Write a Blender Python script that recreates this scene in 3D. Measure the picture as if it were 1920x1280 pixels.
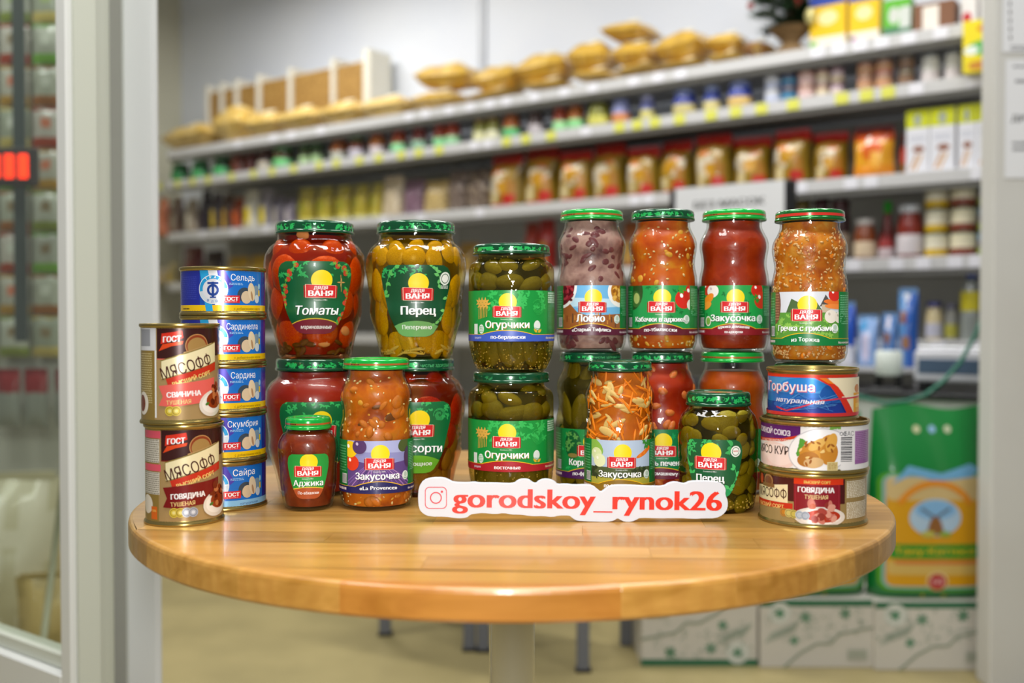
import bpy, math, random
from mathutils import Vector, Matrix
from mathutils.geometry import tessellate_polygon
for o in list(bpy.data.objects): bpy.data.objects.remove(o, do_unlink=True)
SC = bpy.context.scene
COL = SC.collection
# ---------------------------------------------------------------- camera
F = 1935.0                      # focal length in pixels of the 1920x1280 frame
HC = 0.944                      # camera height above the floor
TT = 0.75                       # height of the round table top
PITCH = math.atan(40.0 / F)
cam_d = bpy.data.cameras.new('camera')
cam_d.sensor_width = 36.0
cam_d.lens = F / 1920.0 * 36.0
cam_d.clip_start = 0.02
cam_d.dof.use_dof = True
cam_d.dof.focus_distance = 1.06
cam_d.dof.aperture_fstop = 3.0
cam = bpy.data.objects.new('camera', cam_d)
cam.location = (0, 0, HC)
cam.rotation_euler = (math.pi / 2 - PITCH, 0, 0)
COL.objects.link(cam)
SC.camera = cam
# ---------------------------------------------------------------- world, lights, exposure
w = bpy.data.worlds.new('world')
SC.world = w
w.use_nodes = True
w.node_tree.nodes['Background'].inputs['Color'].default_value = (0.93, 0.96, 1.0, 1)
w.node_tree.nodes['Background'].inputs['Strength'].default_value = 0.16
def area(name, loc, rot, sx, sy, power, color=(1, 1, 1)):
    d = bpy.data.lights.new(name, 'AREA')
    d.shape = 'RECTANGLE'; d.size = sx; d.size_y = sy; d.energy = power; d.color = color
    o = bpy.data.objects.new(name, d)
    o.location = loc; o.rotation_euler = rot
    COL.objects.link(o)
    return o
area('shop_lamp_or_fill', (0.2, 3.6, 2.95), (0, 0, -0.64), 1.3, 0.3, 27, (1.0, 0.98, 0.94))
area('shop_lamp_or_fill', (-1.3, 4.95, 2.95), (0, 0, -0.64), 1.3, 0.3, 36, (1.0, 0.98, 0.94))
area('shop_lamp_or_fill', (1.2, 2.9, 2.95), (0, 0, -0.64), 1.3, 0.3, 21, (1.0, 0.98, 0.94))
area('hall_lamp_or_fill', (0.1, 0.5, 2.75), (0, 0, 0), 1.2, 0.3, 34, (1.0, 0.98, 0.95))
area('hall_lamp_or_fill', (-1.0, 0.9, 2.75), (0, 0, 0), 0.3, 1.2, 24, (1.0, 0.98, 0.95))  # fill light added to brighten the left post and jambs
area('hall_lamp_or_fill', (1.15, 1.3, 2.75), (0, 0, 0), 0.3, 1.2, 20, (1.0, 0.98, 0.95))  # fill light added to lift the right-hand column
area('shop_lamp_or_fill', (-1.75, 2.35, 2.9), (0, 0, 0), 0.6, 0.3, 26, (1.0, 0.98, 0.95))  # fill light added for the dark area behind the glass door
area('camera_flash', (-0.01, -0.03, HC + 0.10), (math.pi / 2 - 0.05, 0, 0), 0.075, 0.2, 9.0, (1.0, 0.99, 0.97))
SC.view_settings.view_transform = 'Standard'
SC.view_settings.look = 'None'
SC.view_settings.exposure = 0.0
SC.view_settings.gamma = 1.0
SC.view_settings.use_curve_mapping = False
# ---------------------------------------------------------------- helpers
def lin(c):
    if isinstance(c, str):
        c = c.lstrip('#')
        c = [int(c[i:i + 2], 16) / 255 for i in (0, 2, 4)]
    return tuple(x / 12.92 if x <= 0.04045 else ((x + 0.055) / 1.055) ** 2.4 for x in c[:3]) + (1.0,)
MATS = {}
def pset(b, **k):
    for n, v in k.items():
        n = n.replace('_', ' ')
        if n in b.inputs: b.inputs[n].default_value = v
def mat(name, col='#ffffff', rough=0.5, metal=0.0, spec=0.5, coat=0.0, emit=None, es=0.0, alpha=1.0, trans=0.0):
    if name in MATS: return MATS[name]
    m = bpy.data.materials.new(name); m.use_nodes = True
    b = m.node_tree.nodes['Principled BSDF']
    b.inputs['Base Color'].default_value = lin(col)
    b.inputs['Roughness'].default_value = rough
    b.inputs['Metallic'].default_value = metal
    b.inputs['Specular IOR Level'].default_value = spec
    b.inputs['Coat Weight'].default_value = coat
    b.inputs['Coat Roughness'].default_value = 0.06
    if emit:
        b.inputs['Emission Color'].default_value = lin(emit); b.inputs['Emission Strength'].default_value = es
    MATS[name] = m
    return m
def nd(m, t, **k):
    n = m.node_tree.nodes.new(t)
    for a, v in k.items():
        if a.startswith('i_'):
            n.inputs[a[2:].replace('_', ' ')].default_value = v
        else: setattr(n, a, v)
    return n
def lk(m, a, b): m.node_tree.links.new(a, b)
def ramp(m, fac, stops):
    r = nd(m, 'ShaderNodeValToRGB')
    e = r.color_ramp.elements
    while len(e) < len(stops): e.new(0.5)
    for i, (p, c) in enumerate(stops):
        e[i].position = p; e[i].color = lin(c)
    lk(m, fac, r.inputs['Fac'])
    return r.outputs['Color']
def print_mat(name, rough=0.3, metal=0.0, coat=0.0):
    m = mat(name, '#ffffff', rough, metal, 0.5, coat)
    a = nd(m, 'ShaderNodeVertexColor', layer_name='Col')
    lk(m, a.outputs['Color'], m.node_tree.nodes['Principled BSDF'].inputs['Base Color'])
    return m
PRINT = print_mat('printed_label_paper', 0.36, 0.0, 0.1)
PRINTM = print_mat('printed_tinplate', 0.27, 0.25, 0.2)
PRINTB = print_mat('printed_plastic_film', 0.3, 0.0, 0.3)
PRINTC = print_mat('printed_cardboard', 0.7)
LIDM = print_mat('printed_lid_lacquer', 0.2, 0.15, 0.5)
def glass_mat(name, tint='#ffffff', bump=0.0, scale=60.0, base=0.0):
    m = bpy.data.materials.new(name); m.use_nodes = True
    nt = m.node_tree; nt.nodes.clear()
    out = nd(m, 'ShaderNodeOutputMaterial')
    mix = nd(m, 'ShaderNodeMixShader')
    tr = nd(m, 'ShaderNodeBsdfTransparent'); tr.inputs['Color'].default_value = lin(tint)
    gl = nd(m, 'ShaderNodeBsdfGlossy'); gl.inputs['Roughness'].default_value = 0.03
    fr = nd(m, 'ShaderNodeLayerWeight'); fr.inputs['Blend'].default_value = 0.5
    pw = nd(m, 'ShaderNodeMath', operation='POWER'); pw.inputs[1].default_value = 4.5
    lk(m, fr.outputs['Facing'], pw.inputs[0])
    mx = nd(m, 'ShaderNodeMath', operation='MULTIPLY_ADD', use_clamp=True); mx.inputs[1].default_value = 0.85; mx.inputs[2].default_value = base
    lk(m, pw.outputs[0], mx.inputs[0])
    lk(m, mx.outputs[0], mix.inputs[0]); lk(m, tr.outputs[0], mix.inputs[1]); lk(m, gl.outputs[0], mix.inputs[2])
    lk(m, mix.outputs[0], out.inputs[0])
    if bump > 0:
        tc = nd(m, 'ShaderNodeTexCoord')
        no = nd(m, 'ShaderNodeTexNoise'); no.inputs['Scale'].default_value = scale; no.inputs['Detail'].default_value = 1.5
        lk(m, tc.outputs['Object'], no.inputs['Vector'])
        bu = nd(m, 'ShaderNodeBump'); bu.inputs['Strength'].default_value = bump; bu.inputs['Distance'].default_value = 0.004
        lk(m, no.outputs['Fac'], bu.inputs['Height']); lk(m, bu.outputs[0], gl.inputs['Normal'])
    MATS[name] = m
    return m
GLASS_T = {k_: glass_mat('jar_glass_with_brine_' + k_, t_, 0.35, 85.0, 0.045) for k_, t_ in (('tomato', '#f2c9a6'), ('pepper', '#ecdf9e'), ('olive', '#ddd6a4'), ('assorti', '#ecc8a4'))}
GLASS = glass_mat('clear_jar_glass', '#fbfdfb', 0.35, 85.0, 0.04)
PANE = glass_mat('window_glass', '#f4f8f4', 0.0, 1.0, 0.05)
def link(o, parent=None):
    COL.objects.link(o)
    if parent: o.parent = parent
    return o
def tag(o, label=None, cat=None, group=None, kind=None):
    if label: o['label'] = label
    if cat: o['category'] = cat
    if group: o['group'] = group
    if kind: o['kind'] = kind
    return o
def thing(name, label, cat, loc=(0, 0, 0), rz=0.0, group=None):
    o = bpy.data.objects.new(name, None)
    o.empty_display_size = 0.02
    o.location = loc; o.rotation_euler = (0, 0, rz)
    COL.objects.link(o)
    return tag(o, label, cat, group)
def meshobj(name, vs, fs, m, parent=None, smooth=False, mi=None):
    me = bpy.data.meshes.new(name)
    me.from_pydata(vs, [], fs)
    for x in (m if isinstance(m, (list, tuple)) else [m]): me.materials.append(x)
    if mi: me.polygons.foreach_set('material_index', mi)
    if smooth: me.polygons.foreach_set('use_smooth', [True] * len(me.polygons))
    me.validate(); me.update()
    return link(bpy.data.objects.new(name, me), parent)
def colmesh(o, fcols):
    me = o.data
    at = me.color_attributes.new('Col', 'FLOAT_COLOR', 'CORNER')
    buf = []
    for p in me.polygons: buf += list(fcols[p.index]) * p.loop_total
    at.data.foreach_set('color', buf)
def boxgeo(x0, x1, y0, y1, z0, z1, b=0.0):
    if b <= 0:
        v = [(x, y, z) for z in (z0, z1) for y in (y0, y1) for x in (x0, x1)]
        return v, [(0, 2, 3, 1), (4, 5, 7, 6), (0, 1, 5, 4), (2, 6, 7, 3), (0, 4, 6, 2), (1, 3, 7, 5)]
    v = []; 
    for z, i in ((z0, b), (z0 + b, 0), (z1 - b, 0), (z1, b)):
        q = [(x0 + i + b, y0 + i), (x1 - i - b, y0 + i), (x1 - i, y0 + i + b), (x1 - i, y1 - i - b),
             (x1 - i - b, y1 - i), (x0 + i + b, y1 - i), (x0 + i, y1 - i - b), (x0 + i, y0 + i + b)]
        v += [(x, y, z) for x, y in q]
    f = [tuple(range(7, -1, -1)), tuple(range(24, 32))]
    for k in range(3):
        for i in range(8):
            j = (i + 1) % 8
            f.append((k * 8 + i, k * 8 + j, k * 8 + 8 + j, k * 8 + 8 + i))
    return v, f
def box(name, x0, x1, y0, y1, z0, z1, m, parent=None, b=0.0):
    v, f = boxgeo(x0, x1, y0, y1, z0, z1, b)
    return meshobj(name, v, f, m, parent)
def lathe(name, prof, m, parent=None, segs=64, mi=None, smooth=True):
    vs = []; fs = []; ids = []
    n = len(prof)
    for r, z in prof:
        for s in range(segs):
            a = 2 * math.pi * s / segs
            vs.append((r * math.sin(a), -r * math.cos(a), z))
    for k in range(n - 1):
        if prof[k] == prof[k + 1]: continue
        for s in range(segs):
            t = (s + 1) % segs
            fs.append((k * segs + s, k * segs + t, (k + 1) * segs + t, (k + 1) * segs + s))
            if mi: ids.append(mi[k])
    if prof[0][0] > 1e-6: fs.append(tuple(range(segs - 1, -1, -1))); ids.append(mi[0] if mi else 0)
    if prof[-1][0] > 1e-6: fs.append(tuple(range((n - 1) * segs, n * segs))); ids.append(mi[-1] if mi else 0)
    me = bpy.data.meshes.new(name)
    me.from_pydata(vs, [], fs)
    for x in (m if isinstance(m, (list, tuple)) else [m]): me.materials.append(x)
    if mi: me.polygons.foreach_set('material_index', ids)
    me.polygons.foreach_set('use_smooth', [smooth and len(f) == 4 for f in fs])
    me.update()
    try: me.set_sharp_from_angle(angle=0.7)
    except Exception: pass
    return link(bpy.data.objects.new(name, me), parent)
def tube(name, pts, r, m, parent=None, segs=8):
    vs = []; fs = []
    P = [Vector(p) for p in pts]
    for i, p in enumerate(P):
        d = (P[min(i + 1, len(P) - 1)] - P[max(i - 1, 0)]).normalized()
        u = d.cross(Vector((0, 0, 1)))
        if u.length < 1e-3: u = Vector((1, 0, 0))
        u.normalize(); v = d.cross(u)
        for s in range(segs):
            a = 2 * math.pi * s / segs
            vs.append(p + (u * math.cos(a) + v * math.sin(a)) * r)
    for i in range(len(P) - 1):
        for s in range(segs):
            t = (s + 1) % segs
            fs.append((i * segs + s, i * segs + t, (i + 1) * segs + t, (i + 1) * segs + s))
    fs.append(tuple(range(segs))); fs.append(tuple(range(len(vs) - 1, len(vs) - segs - 1, -1)))
    return meshobj(name, vs, fs, m, parent, True)
def copytree(o, parent=None):
    c = o.copy(); COL.objects.link(c)
    if parent: c.parent = parent
    for ch in o.children: copytree(ch, c)
    return c
def ray(px, py, Y):
    "world point seen at a photo pixel at distance Y in front of the camera"
    a = (px - 960) / F; b = -(py - 640) / F
    d = Vector((a, math.cos(PITCH) + b * math.sin(PITCH), -math.sin(PITCH) + b * math.cos(PITCH)))
    return Vector((0, 0, HC)) + d * (Y / d.y)
def X_at(px, Y): return (px - 960) / F * Y
def face_cam(x, y): return math.atan2(-x, y)
# ---------------------------------------------------------------- lettering and flat print
_TX = {}
_fc = bpy.data.curves.new('lettering', 'FONT'); _fc.resolution_u = 3
_fo = bpy.data.objects.new('lettering', _fc)
COL.objects.link(_fo)
def _width(t):
    _fc.body = t
    me = bpy.data.meshes.new_from_object(_fo)
    xs = [v.co.x for v in me.vertices]
    bpy.data.meshes.remove(me)
    return (max(xs) - min(xs)) if xs else 0.0
def _inside(p, q):
    c = False
    for i in range(len(q)):
        a, b = q[i], q[i - 1]
        if (a[1] > p[1]) != (b[1] > p[1]) and p[0] < (b[0] - a[0]) * (p[1] - a[1]) / (b[1] - a[1]) + a[0]: c = not c
    return c
def _area(q): return sum(q[i - 1][0] * q[i][1] - q[i][0] * q[i - 1][1] for i in range(len(q))) / 2
def _glyph(ch):
    "filled outlines of one letter; overlapping contours are filled one by one"
    _fc.body = ch
    bpy.context.view_layer.update()
    dg = bpy.context.evaluated_depsgraph_get()
    cu = _fo.to_curve(dg)
    cont = []
    for sp in cu.splines:
        q = []
        if sp.type == 'BEZIER':
            P = sp.bezier_points
            for i in range(len(P)):
                a, b = P[i], P[(i + 1) % len(P)]
                d = (b.co - a.co).length
                st = abs((a.handle_right - a.co).cross(b.co - a.co).z) + abs((b.handle_left - b.co).cross(b.co - a.co).z)
                n = 1 if st < 1e-4 * max(d, 1e-3) else 4
                for k in range(n):
                    t = k / n; u = 1 - t
                    p = a.co * u ** 3 + a.handle_right * 3 * u * u * t + b.handle_left * 3 * u * t * t + b.co * t ** 3
                    q.append((p.x, p.y))
        else: q = [(p.co.x, p.co.y) for p in sp.points]
        r = []
        for p in q:
            if not r or abs(p[0] - r[-1][0]) + abs(p[1] - r[-1][1]) > 1e-4: r.append(p)
        if ch in 'ьы': r = [(0.1645, p[1]) if abs(p[0] - 0.149) < 0.002 else p for p in r]   # untangles a self-crossing outline
        if len(r) > 2 and abs(_area(r)) > 1e-6: cont.append(r)
    _fo.to_curve_clear()
    out = []
    if cont:
        sg = 1 if _area(max(cont, key=lambda q: abs(_area(q)))) > 0 else -1
        holes = [q for q in cont if _area(q) * sg < 0]
        for g, q in enumerate([q for q in cont if _area(q) * sg > 0]):
            hs = [h for h in holes if _inside(h[0], q) and abs(_area(h)) < abs(_area(q))]
            allp = [p for l in [q] + hs for p in l]
            for f in tessellate_polygon([[Vector((p[0], p[1], 0)) for p in l] for l in [q] + hs]): out.append((g, [allp[i] for i in f]))
    return out
GL = {}; ADV = {}
_hh = _width('HH')
for _c in sorted(set('АБВГДЕЖЗИЙКЛМНОПРСТУФХЦЧШЩЬЫЭЮЯабвгдежзийклмнопрстуфхцчшщьыэюяABCDEFGHIJKLMNOPQRSTUVWXYZabcdefghijklmnopqrstuvwxyz0123456789«»-_.%')): GL[_c] = _glyph(_c); ADV[_c] = _width('H' + _c + 'H') - _hh
GL[' '] = []; ADV[' '] = 0.28
bpy.data.objects.remove(_fo)
def glyphs(s, bold):
    if s not in _TX:
        out = []; x = 0.0
        for ch in s:
            out += [(g, [(p[0] + x, p[1]) for p in q]) for g, q in GL.get(ch, [])]
            x += ADV.get(ch, .5)
        xs = [p[0] for _, q in out for p in q] or [0, 1]
        x0 = min(xs)
        _TX[s] = ([(g, [(p[0] - x0, p[1]) for p in q]) for g, q in out], max(xs) - x0)
    return _TX[s]
def half_clip(poly, a, b, c):
    "keep the side a*x+b*y<=c of a convex polygon"
    out = []
    for i in range(len(poly)):
        p = poly[i]; q = poly[(i + 1) % len(poly)]
        dp = a * p[0] + b * p[1] - c; dq = a * q[0] + b * q[1] - c
        if dp <= 0: out.append(p)
        if (dp < 0 < dq) or (dq < 0 < dp):
            t = dp / (dp - dq)
            out.append((p[0] + (q[0] - p[0]) * t, p[1] + (q[1] - p[1]) * t))
    return out
class Cv:
    "a flat drawing in millimetres that is laid onto a surface"
    def __init__(s, seed=1): s.ops = []; s.R = random.Random(seed); s.clipper = None
    def _add(s, polys, col, text=None, lift=0):
        xs = [p[0] for q in polys for p in q]; ys = [p[1] for q in polys for p in q]
        if not xs: return s
        bb = (min(xs), min(ys), max(xs), max(ys)); l = 0
        for o in s.ops:
            B = o[3]
            if B[0] < bb[2] and B[2] > bb[0] and B[1] < bb[3] and B[3] > bb[1]: l = max(l, o[4] + 1)
        s.ops.append((polys, lin(col), text, bb, l + lift, s.clipper))
        return s
    def poly(s, pts, col, convex=False):
        if convex: return s._add([pts], col)
        t = tessellate_polygon([[Vector((p[0], p[1], 0)) for p in pts]])
        return s._add([[pts[i] for i in f] for f in t], col)
    def multi(s, polys, col): return s._add(polys, col)
    def rect(s, x0, y0, x1, y1, col): return s._add([[(x0, y0), (x1, y0), (x1, y1), (x0, y1)]], col)
    def ell(s, x, y, rx, ry, col, rot=0.0, n=24):
        c, d = math.cos(rot), math.sin(rot); q = []
        for i in range(n):
            a = 2 * math.pi * i / n; u = rx * math.cos(a); v = ry * math.sin(a)
            q.append((x + u * c - v * d, y + u * d + v * c))
        return s._add([q], col)
    def ring(s, x, y, r0, r1, col, a0=0.0, a1=6.2832, n=28):
        q = []
        for i in range(n):
            a = a0 + (a1 - a0) * i / n; b = a0 + (a1 - a0) * (i + 1) / n
            q.append([(x + r * math.cos(t), y + r * math.sin(t)) for r, t in ((r0, a), (r1, a), (r1, b), (r0, b))])
        return s._add(q, col)
    def stroke(s, pts, wd, col):
        q = []
        for (a, b), (c, d) in zip(pts, pts[1:]):
            L = math.hypot(c - a, d - b) or 1; nx = -(d - b) / L * wd / 2; ny = (c - a) / L * wd / 2
            q.append([(a + nx, b + ny), (a - nx, b - ny), (c - nx, d - ny), (c + nx, d + ny)])
        return s._add(q, col)
    def leaf(s, x, y, L, W, ang):
        c, d = math.cos(ang), math.sin(ang)
        q = [(0, 0), (L * .3, -W), (L * .65, -W * .8), (L, 0), (L * .65, W * .8), (L * .3, W)]
        return [(x + u * c - v * d, y + u * d + v * c) for u, v in q]
    def text(s, t, x, y, h, col, width=None, bold=0.012, rot=0.0, shear=0.0, align=0.5, shadow=None, arch=0.0):
        gq, wd = glyphs(t, 0.0); gi = [g for g, _ in gq]
        k = h / 0.728; kx = k if width is None else width / wd
        c, d = math.cos(rot), math.sin(rot)
        def T(v, ox=0, oy=0):
            u = (v[0] - wd * align) * kx + v[1] * k * shear; z = v[1] * k
            if arch: z += arch * (1 - (u / (wd * kx / 2)) ** 2)
            return (x + ox + u * c - z * d, y + oy + u * d + z * c)
        if shadow: s._add([[T(p, h * .08, -h * .09) for p in q] for _, q in gq], shadow, gi)
        b = bold * h * 1.6
        sh = [(0, 0)] if bold < .005 else [(-b, 0), (b, 0)]
        for ox, oy in sh: s._add([[T(p, ox, oy) for p in q] for _, q in gq], col, gi)
        return s
    def lines(s, x0, y0, x1, y1, n, col, fill=0.5):
        "rows of unreadably small print"
        q = []; dy = (y1 - y0) / n
        for i in range(n):
            x = x0
            while x < x1 - .5:
                L = s.R.uniform(.8, 3.4); e = min(x + L, x1)
                y = y0 + (i + .25) * dy
                q.append([(x, y), (e, y), (e, y + dy * fill), (x, y + dy * fill)])
                x = e + .55
        return s._add(q, col)
    def floral(s, x0, y0, x1, y1, n, col, size=2.2):
        q = []
        for i in range(n):
            x = s.R.uniform(x0, x1); y = s.R.uniform(y0, y1); a0 = s.R.uniform(0, 6.3)
            for k in range(s.R.choice((2, 3, 5))):
                q.append(s.leaf(x, y, size * s.R.uniform(.7, 1.2), size * .24, a0 + k * 1.05))
        return s._add(q, col)
    def build(s, name, fn, m, parent=None, du=2.0, dv=None, off0=0.15, step=0.05):
        V = []; Fc = []; Cc = []; Nn = []
        for polys, col, text, bb, l, clip in s.ops:
            for qi, q in enumerate(polys):
                off = off0 + step * l + (step * .12 * text[qi] if text else step * .08 * (qi % 8))
                q = list(q)
                if len(q) < 3: continue
                ar = sum(q[i][0] * q[(i + 1) % len(q)][1] - q[(i + 1) % len(q)][0] * q[i][1] for i in range(len(q)))
                if ar < 0: q.reverse()
                if clip:
                    for (a, b, c) in clip:
                        q = half_clip(q, a, b, c)
                        if len(q) < 3: break
                    if len(q) < 3: continue
                cells = [q]
                if True:
                    for ax, st in ((0, du), (1, dv)):
                        if not st: continue
                        nxt = []
                        for p in cells:
                            lo = min(t[ax] for t in p); hi = max(t[ax] for t in p)
                            k = math.floor(lo / st) + 1; rest = p
                            while k * st < hi - 1e-6 and len(rest) >= 3:
                                A = (1, 0) if ax == 0 else (0, 1)
                                a_ = half_clip(rest, A[0], A[1], k * st)
                                rest = half_clip(rest, -A[0], -A[1], -k * st)
                                if len(a_) >= 3: nxt.append(a_)
                                k += 1
                            if len(rest) >= 3: nxt.append(rest)
                        cells = nxt
                for p in cells:
                    b = len(V)
                    for t in p:
                        co, no = fn(t[0], t[1], off)
                        V.append(co); Nn.append(no)
                    Fc.append(tuple(range(b, b + len(p)))); Cc.append(col)
        me = bpy.data.meshes.new(name)
        me.from_pydata(V, [], Fc)
        me.materials.append(m)
        at = me.color_attributes.new('Col', 'FLOAT_COLOR', 'CORNER')
        buf = []
        for f, c in zip(Fc, Cc): buf += list(c) * len(f)
        at.data.foreach_set('color', buf)
        me.polygons.foreach_set('use_smooth', [True] * len(Fc))
        me.normals_split_custom_set_from_vertices(Nn)
        me.update()
        return link(bpy.data.objects.new(name, me), parent)
def on_round(rfun, rref):
    def fn(u, v, off):
        a = u / rref; z = v / 1000.0
        r = rfun(z) + off / 1000.0
        dr = (rfun(z + .0005) - rfun(z - .0005)) / .001
        n = Vector((math.sin(a), -math.cos(a), -dr)).normalized()
        return (r * math.sin(a), -r * math.cos(a), z), n
    return fn
def on_flat(y=0.0):
    return lambda u, v, off: ((u / 1000.0, y - off / 1000.0, v / 1000.0), Vector((0, -1, 0)))
def rect_clip(x0, y0, x1, y1): return [(1, 0, x1), (-1, 0, -x0), (0, 1, y1), (0, -1, -y0)]
def poly_clip(q):
    ar = sum(q[i][0] * q[(i + 1) % len(q)][1] - q[(i + 1) % len(q)][0] * q[i][1] for i in range(len(q)))
    if ar < 0: q = q[::-1]
    out = []
    for i in range(len(q)):
        (a, b), (c, d) = q[i], q[(i + 1) % len(q)]
        n = (d - b, -(c - a)); out.append((n[0], n[1], n[0] * a + n[1] * b))
    return out
ORD = ['first', 'second', 'third', 'fourth', 'fifth', 'sixth', 'seventh', 'eighth', 'ninth', 'tenth', 'eleventh', 'twelfth',
       'thirteenth', 'fourteenth', 'fifteenth', 'sixteenth', 'seventeenth', 'eighteenth', 'nineteenth', 'twentieth']
# ================================================================ the setting
def noisy(name, c1, c2, scale, rough, bump=0.0, spec=0.4, detail=4):
    m = mat(name, c1, rough, 0, spec)
    b = m.node_tree.nodes['Principled BSDF']
    tc = nd(m, 'ShaderNodeTexCoord'); no = nd(m, 'ShaderNodeTexNoise')
    no.inputs['Scale'].default_value = scale; no.inputs['Detail'].default_value = detail
    lk(m, tc.outputs['Object'], no.inputs['Vector'])
    lk(m, ramp(m, no.outputs['Fac'], [(0.35, c1), (0.65, c2)]), b.inputs['Base Color'])
    if bump:
        bu = nd(m, 'ShaderNodeBump'); bu.inputs['Strength'].default_value = bump; bu.inputs['Distance'].default_value = 0.002
        lk(m, no.outputs['Fac'], bu.inputs['Height']); lk(m, bu.outputs[0], b.inputs['Normal'])
    return m
M_FLOOR = noisy('khaki_floor_tile', '#a99b6c', '#9c8f63', 5.0, 0.35)
M_WALL = noisy('white_wall_panel', '#dfe3ea', '#d9dee8', 2.0, 0.45)
M_CREAM = noisy('cream_wall_paint', '#cfccb8', '#c9c7b2', 2.0, 0.7)
M_PVC = mat('white_pvc_frame', '#dcdedb', 0.35)
M_PVCG = mat('grey_green_pvc', '#cdd1c4', 0.45)
M_GREY = mat('grey_metal_post', '#a3a39c', 0.45)
M_POST = mat('light_post_paint', '#cccfcf', 0.45)
M_SHELF = mat('white_shelf_steel', '#c8c8c9', 0.45)
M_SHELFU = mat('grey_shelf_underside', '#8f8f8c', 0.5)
M_BLACK = mat('black_plastic', '#141416', 0.35)
M_DARK = mat('dark_gap', '#2c2a28', 0.6)
M_PAPER = mat('white_paper', '#e4e6ea', 0.6)
M_INK = mat('black_ink', '#1d1d1f', 0.6)
M_LEGG = mat('grey_painted_steel', '#6d7078', 0.4)
# shelves run along S_U (to the left and away) and face S_N
S_P0 = Vector((0.4636 * 3.5, 3.5)); S_U = Vector((-1.352, 1.0)).normalized(); S_N = Vector((-1.0, -1.352)).normalized()
S_ROT = -math.atan2(1.0, 1.352)
LEV = {1: 1.957, 2: 1.776, 3: 1.463, 4: 1.165, 5: 0.872}
def s_at(px, back):
    "distance along the shelf line that lies behind the front edge by back and crosses the pixel column"
    k = (px - 960) / F; p = S_P0 - S_N * back
    return (k * p.y - p.x) / (S_U.x - k * S_U.y)
def s_pt(s, back): return S_P0 - S_N * back + S_U * s
def struct(o): o['kind'] = 'structure'; return o
struct(box('floor', -6, 5, -2.5, 9, -0.05, 0.0, M_FLOOR))
def along(name, s0, s1, b0, b1, z0, z1, m, parent=None, bev=0.0):
    "a box laid along the shelf direction; s grows to the left"
    o = box(name, -s1, -s0, b0, b1, z0, z1, m, parent, bev)
    if parent is None:
        o.location = (S_P0.x, S_P0.y, 0); o.rotation_euler = (0, 0, S_ROT)
    return o
SL = s_at(318, 0)
wb = struct(along('wall_back', -1.6, SL + 0.75, 0.46, 0.54, 0, 3.2, M_WALL))
sj = s_at(905, 0.455)
struct(along('trim_1', sj - 0.022, sj + 0.022, 0.448, 0.46, 0, 3.2, mat('grey_panel_joint', '#b4b8c0', 0.4)))
wl = struct(along('wall_left', s_at(340, 0.45), s_at(340, 0.45) + 0.08, -2.6, 0.46, 0, 3.2, M_CREAM))
# right-hand column of the shop front with two paper notices
cx0 = X_at(1862, 2.62)
struct(box('wall_right', cx0, cx0 + 0.75, 2.62, 2.70, 0, 3.0, noisy('column_paint', '#cfcfcb', '#c9c8c3', 3.0, 0.5), None, 0.004))
def notice(name, label, px0, py0, px1, py1, fn):
    Y = 2.617
    a = ray(px0, py1, Y); b = ray(px1, py0, Y)
    t = thing(name, label, 'notice', ((a.x + b.x) / 2, Y, a.z))
    wd = b.x - a.x; h = b.z - a.z
    box('sheet', -wd / 2, wd / 2, 0, 0.0015, 0, h, M_PAPER, t)
    c = Cv(3); fn(c, wd * 1000, h * 1000)
    c.build('print', on_flat(0.0), PRINT, t, du=None)
def n1(c, W, H):
    c.stroke([(-W / 2 + 16, H), (-W / 2 + 20, H * .1)], 1, '#cfd0d2')
    for i in range(9): c.rect(-W / 2 + 12 + i * .6, H * (.95 - i * .1), -W / 2 + 17 + i * .6, H * (1.0 - i * .1), '#3c3c40')
    c.lines(-W / 2 + 20, 4, W / 2 - 10, 18, 2, '#55565a')
def n2(c, W, H):
    c.lines(-W / 2 + 18, H - 22, W / 2 - 12, H - 12, 1, '#6a6b70')
    c.lines(-W / 2 + 24, H - 62, W / 2 - 12, H - 46, 1, '#77787c')
    c.text('ДИРЕКТОР', -W / 2 + 16, H * .48, 17, '#1d1d20', bold=.02, align=0)
    c.lines(-W / 2 + 18, H * .22, W / 2 - 12, H * .32, 2, '#77787c')
notice('notice_sheet', 'white notice with dashed black border on column, upper of two', 1880, -60, 2110, 98, n1)
notice('notice_sheet', 'white printed notice on right column below the dashed one', 1884, 112, 2110, 334, n2)
# left-hand glazed door leaf, its plinth and the jambs of the shop front
gx0, gy0 = X_at(134, 1.55), 1.55
gl = struct(bpy.data.objects.new('door_1', None)); COL.objects.link(gl)
gl.location = (gx0, gy0, 0); gl.rotation_euler = (0, 0, S_ROT)
zr = 0.40
box('stile', -0.012, 0.016, -0.015, 0.035, zr - 0.06, 2.4, M_PVC, gl, 0.002)
box('bottom_rail', -1.0, -0.0125, -0.015, 0.035, zr - 0.05, zr + 0.008, M_PVC, gl, 0.002)
box('glazing_bead', -1.0, -0.0125, 0.0, 0.03, zr + 0.0085, zr + 0.032, M_PVCG, gl, 0.002)
box('glass_pane', -1.0, -0.0125, 0.008, 0.012, zr + 0.03, 2.4, PANE, gl)
box('seal', 0.0165, 0.022, -0.005, 0.03, zr - 0.06, 2.4, mat('grey_green_edge_strip', '#c3c7ba', 0.5), gl)
struct(along('trim_2', 0, 1.0, 0, 0.05, 0, zr - 0.061, noisy('wood_plinth', '#a58f5c', '#8e7a4c', 6, 0.5)))
o = bpy.data.objects['trim_2']; o.location = (gx0 + 0.012, gy0, 0)
struct(box('trim_3', X_at(150, 1.64), X_at(183, 1.64), 1.64, 1.70, 0, 2.6, M_PVCG, None, 0.002))
struct(box('trim_4', X_at(180, 1.72), X_at(233, 1.72), 1.72, 1.80, 0, 2.6, M_GREY, None, 0.002))
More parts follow.
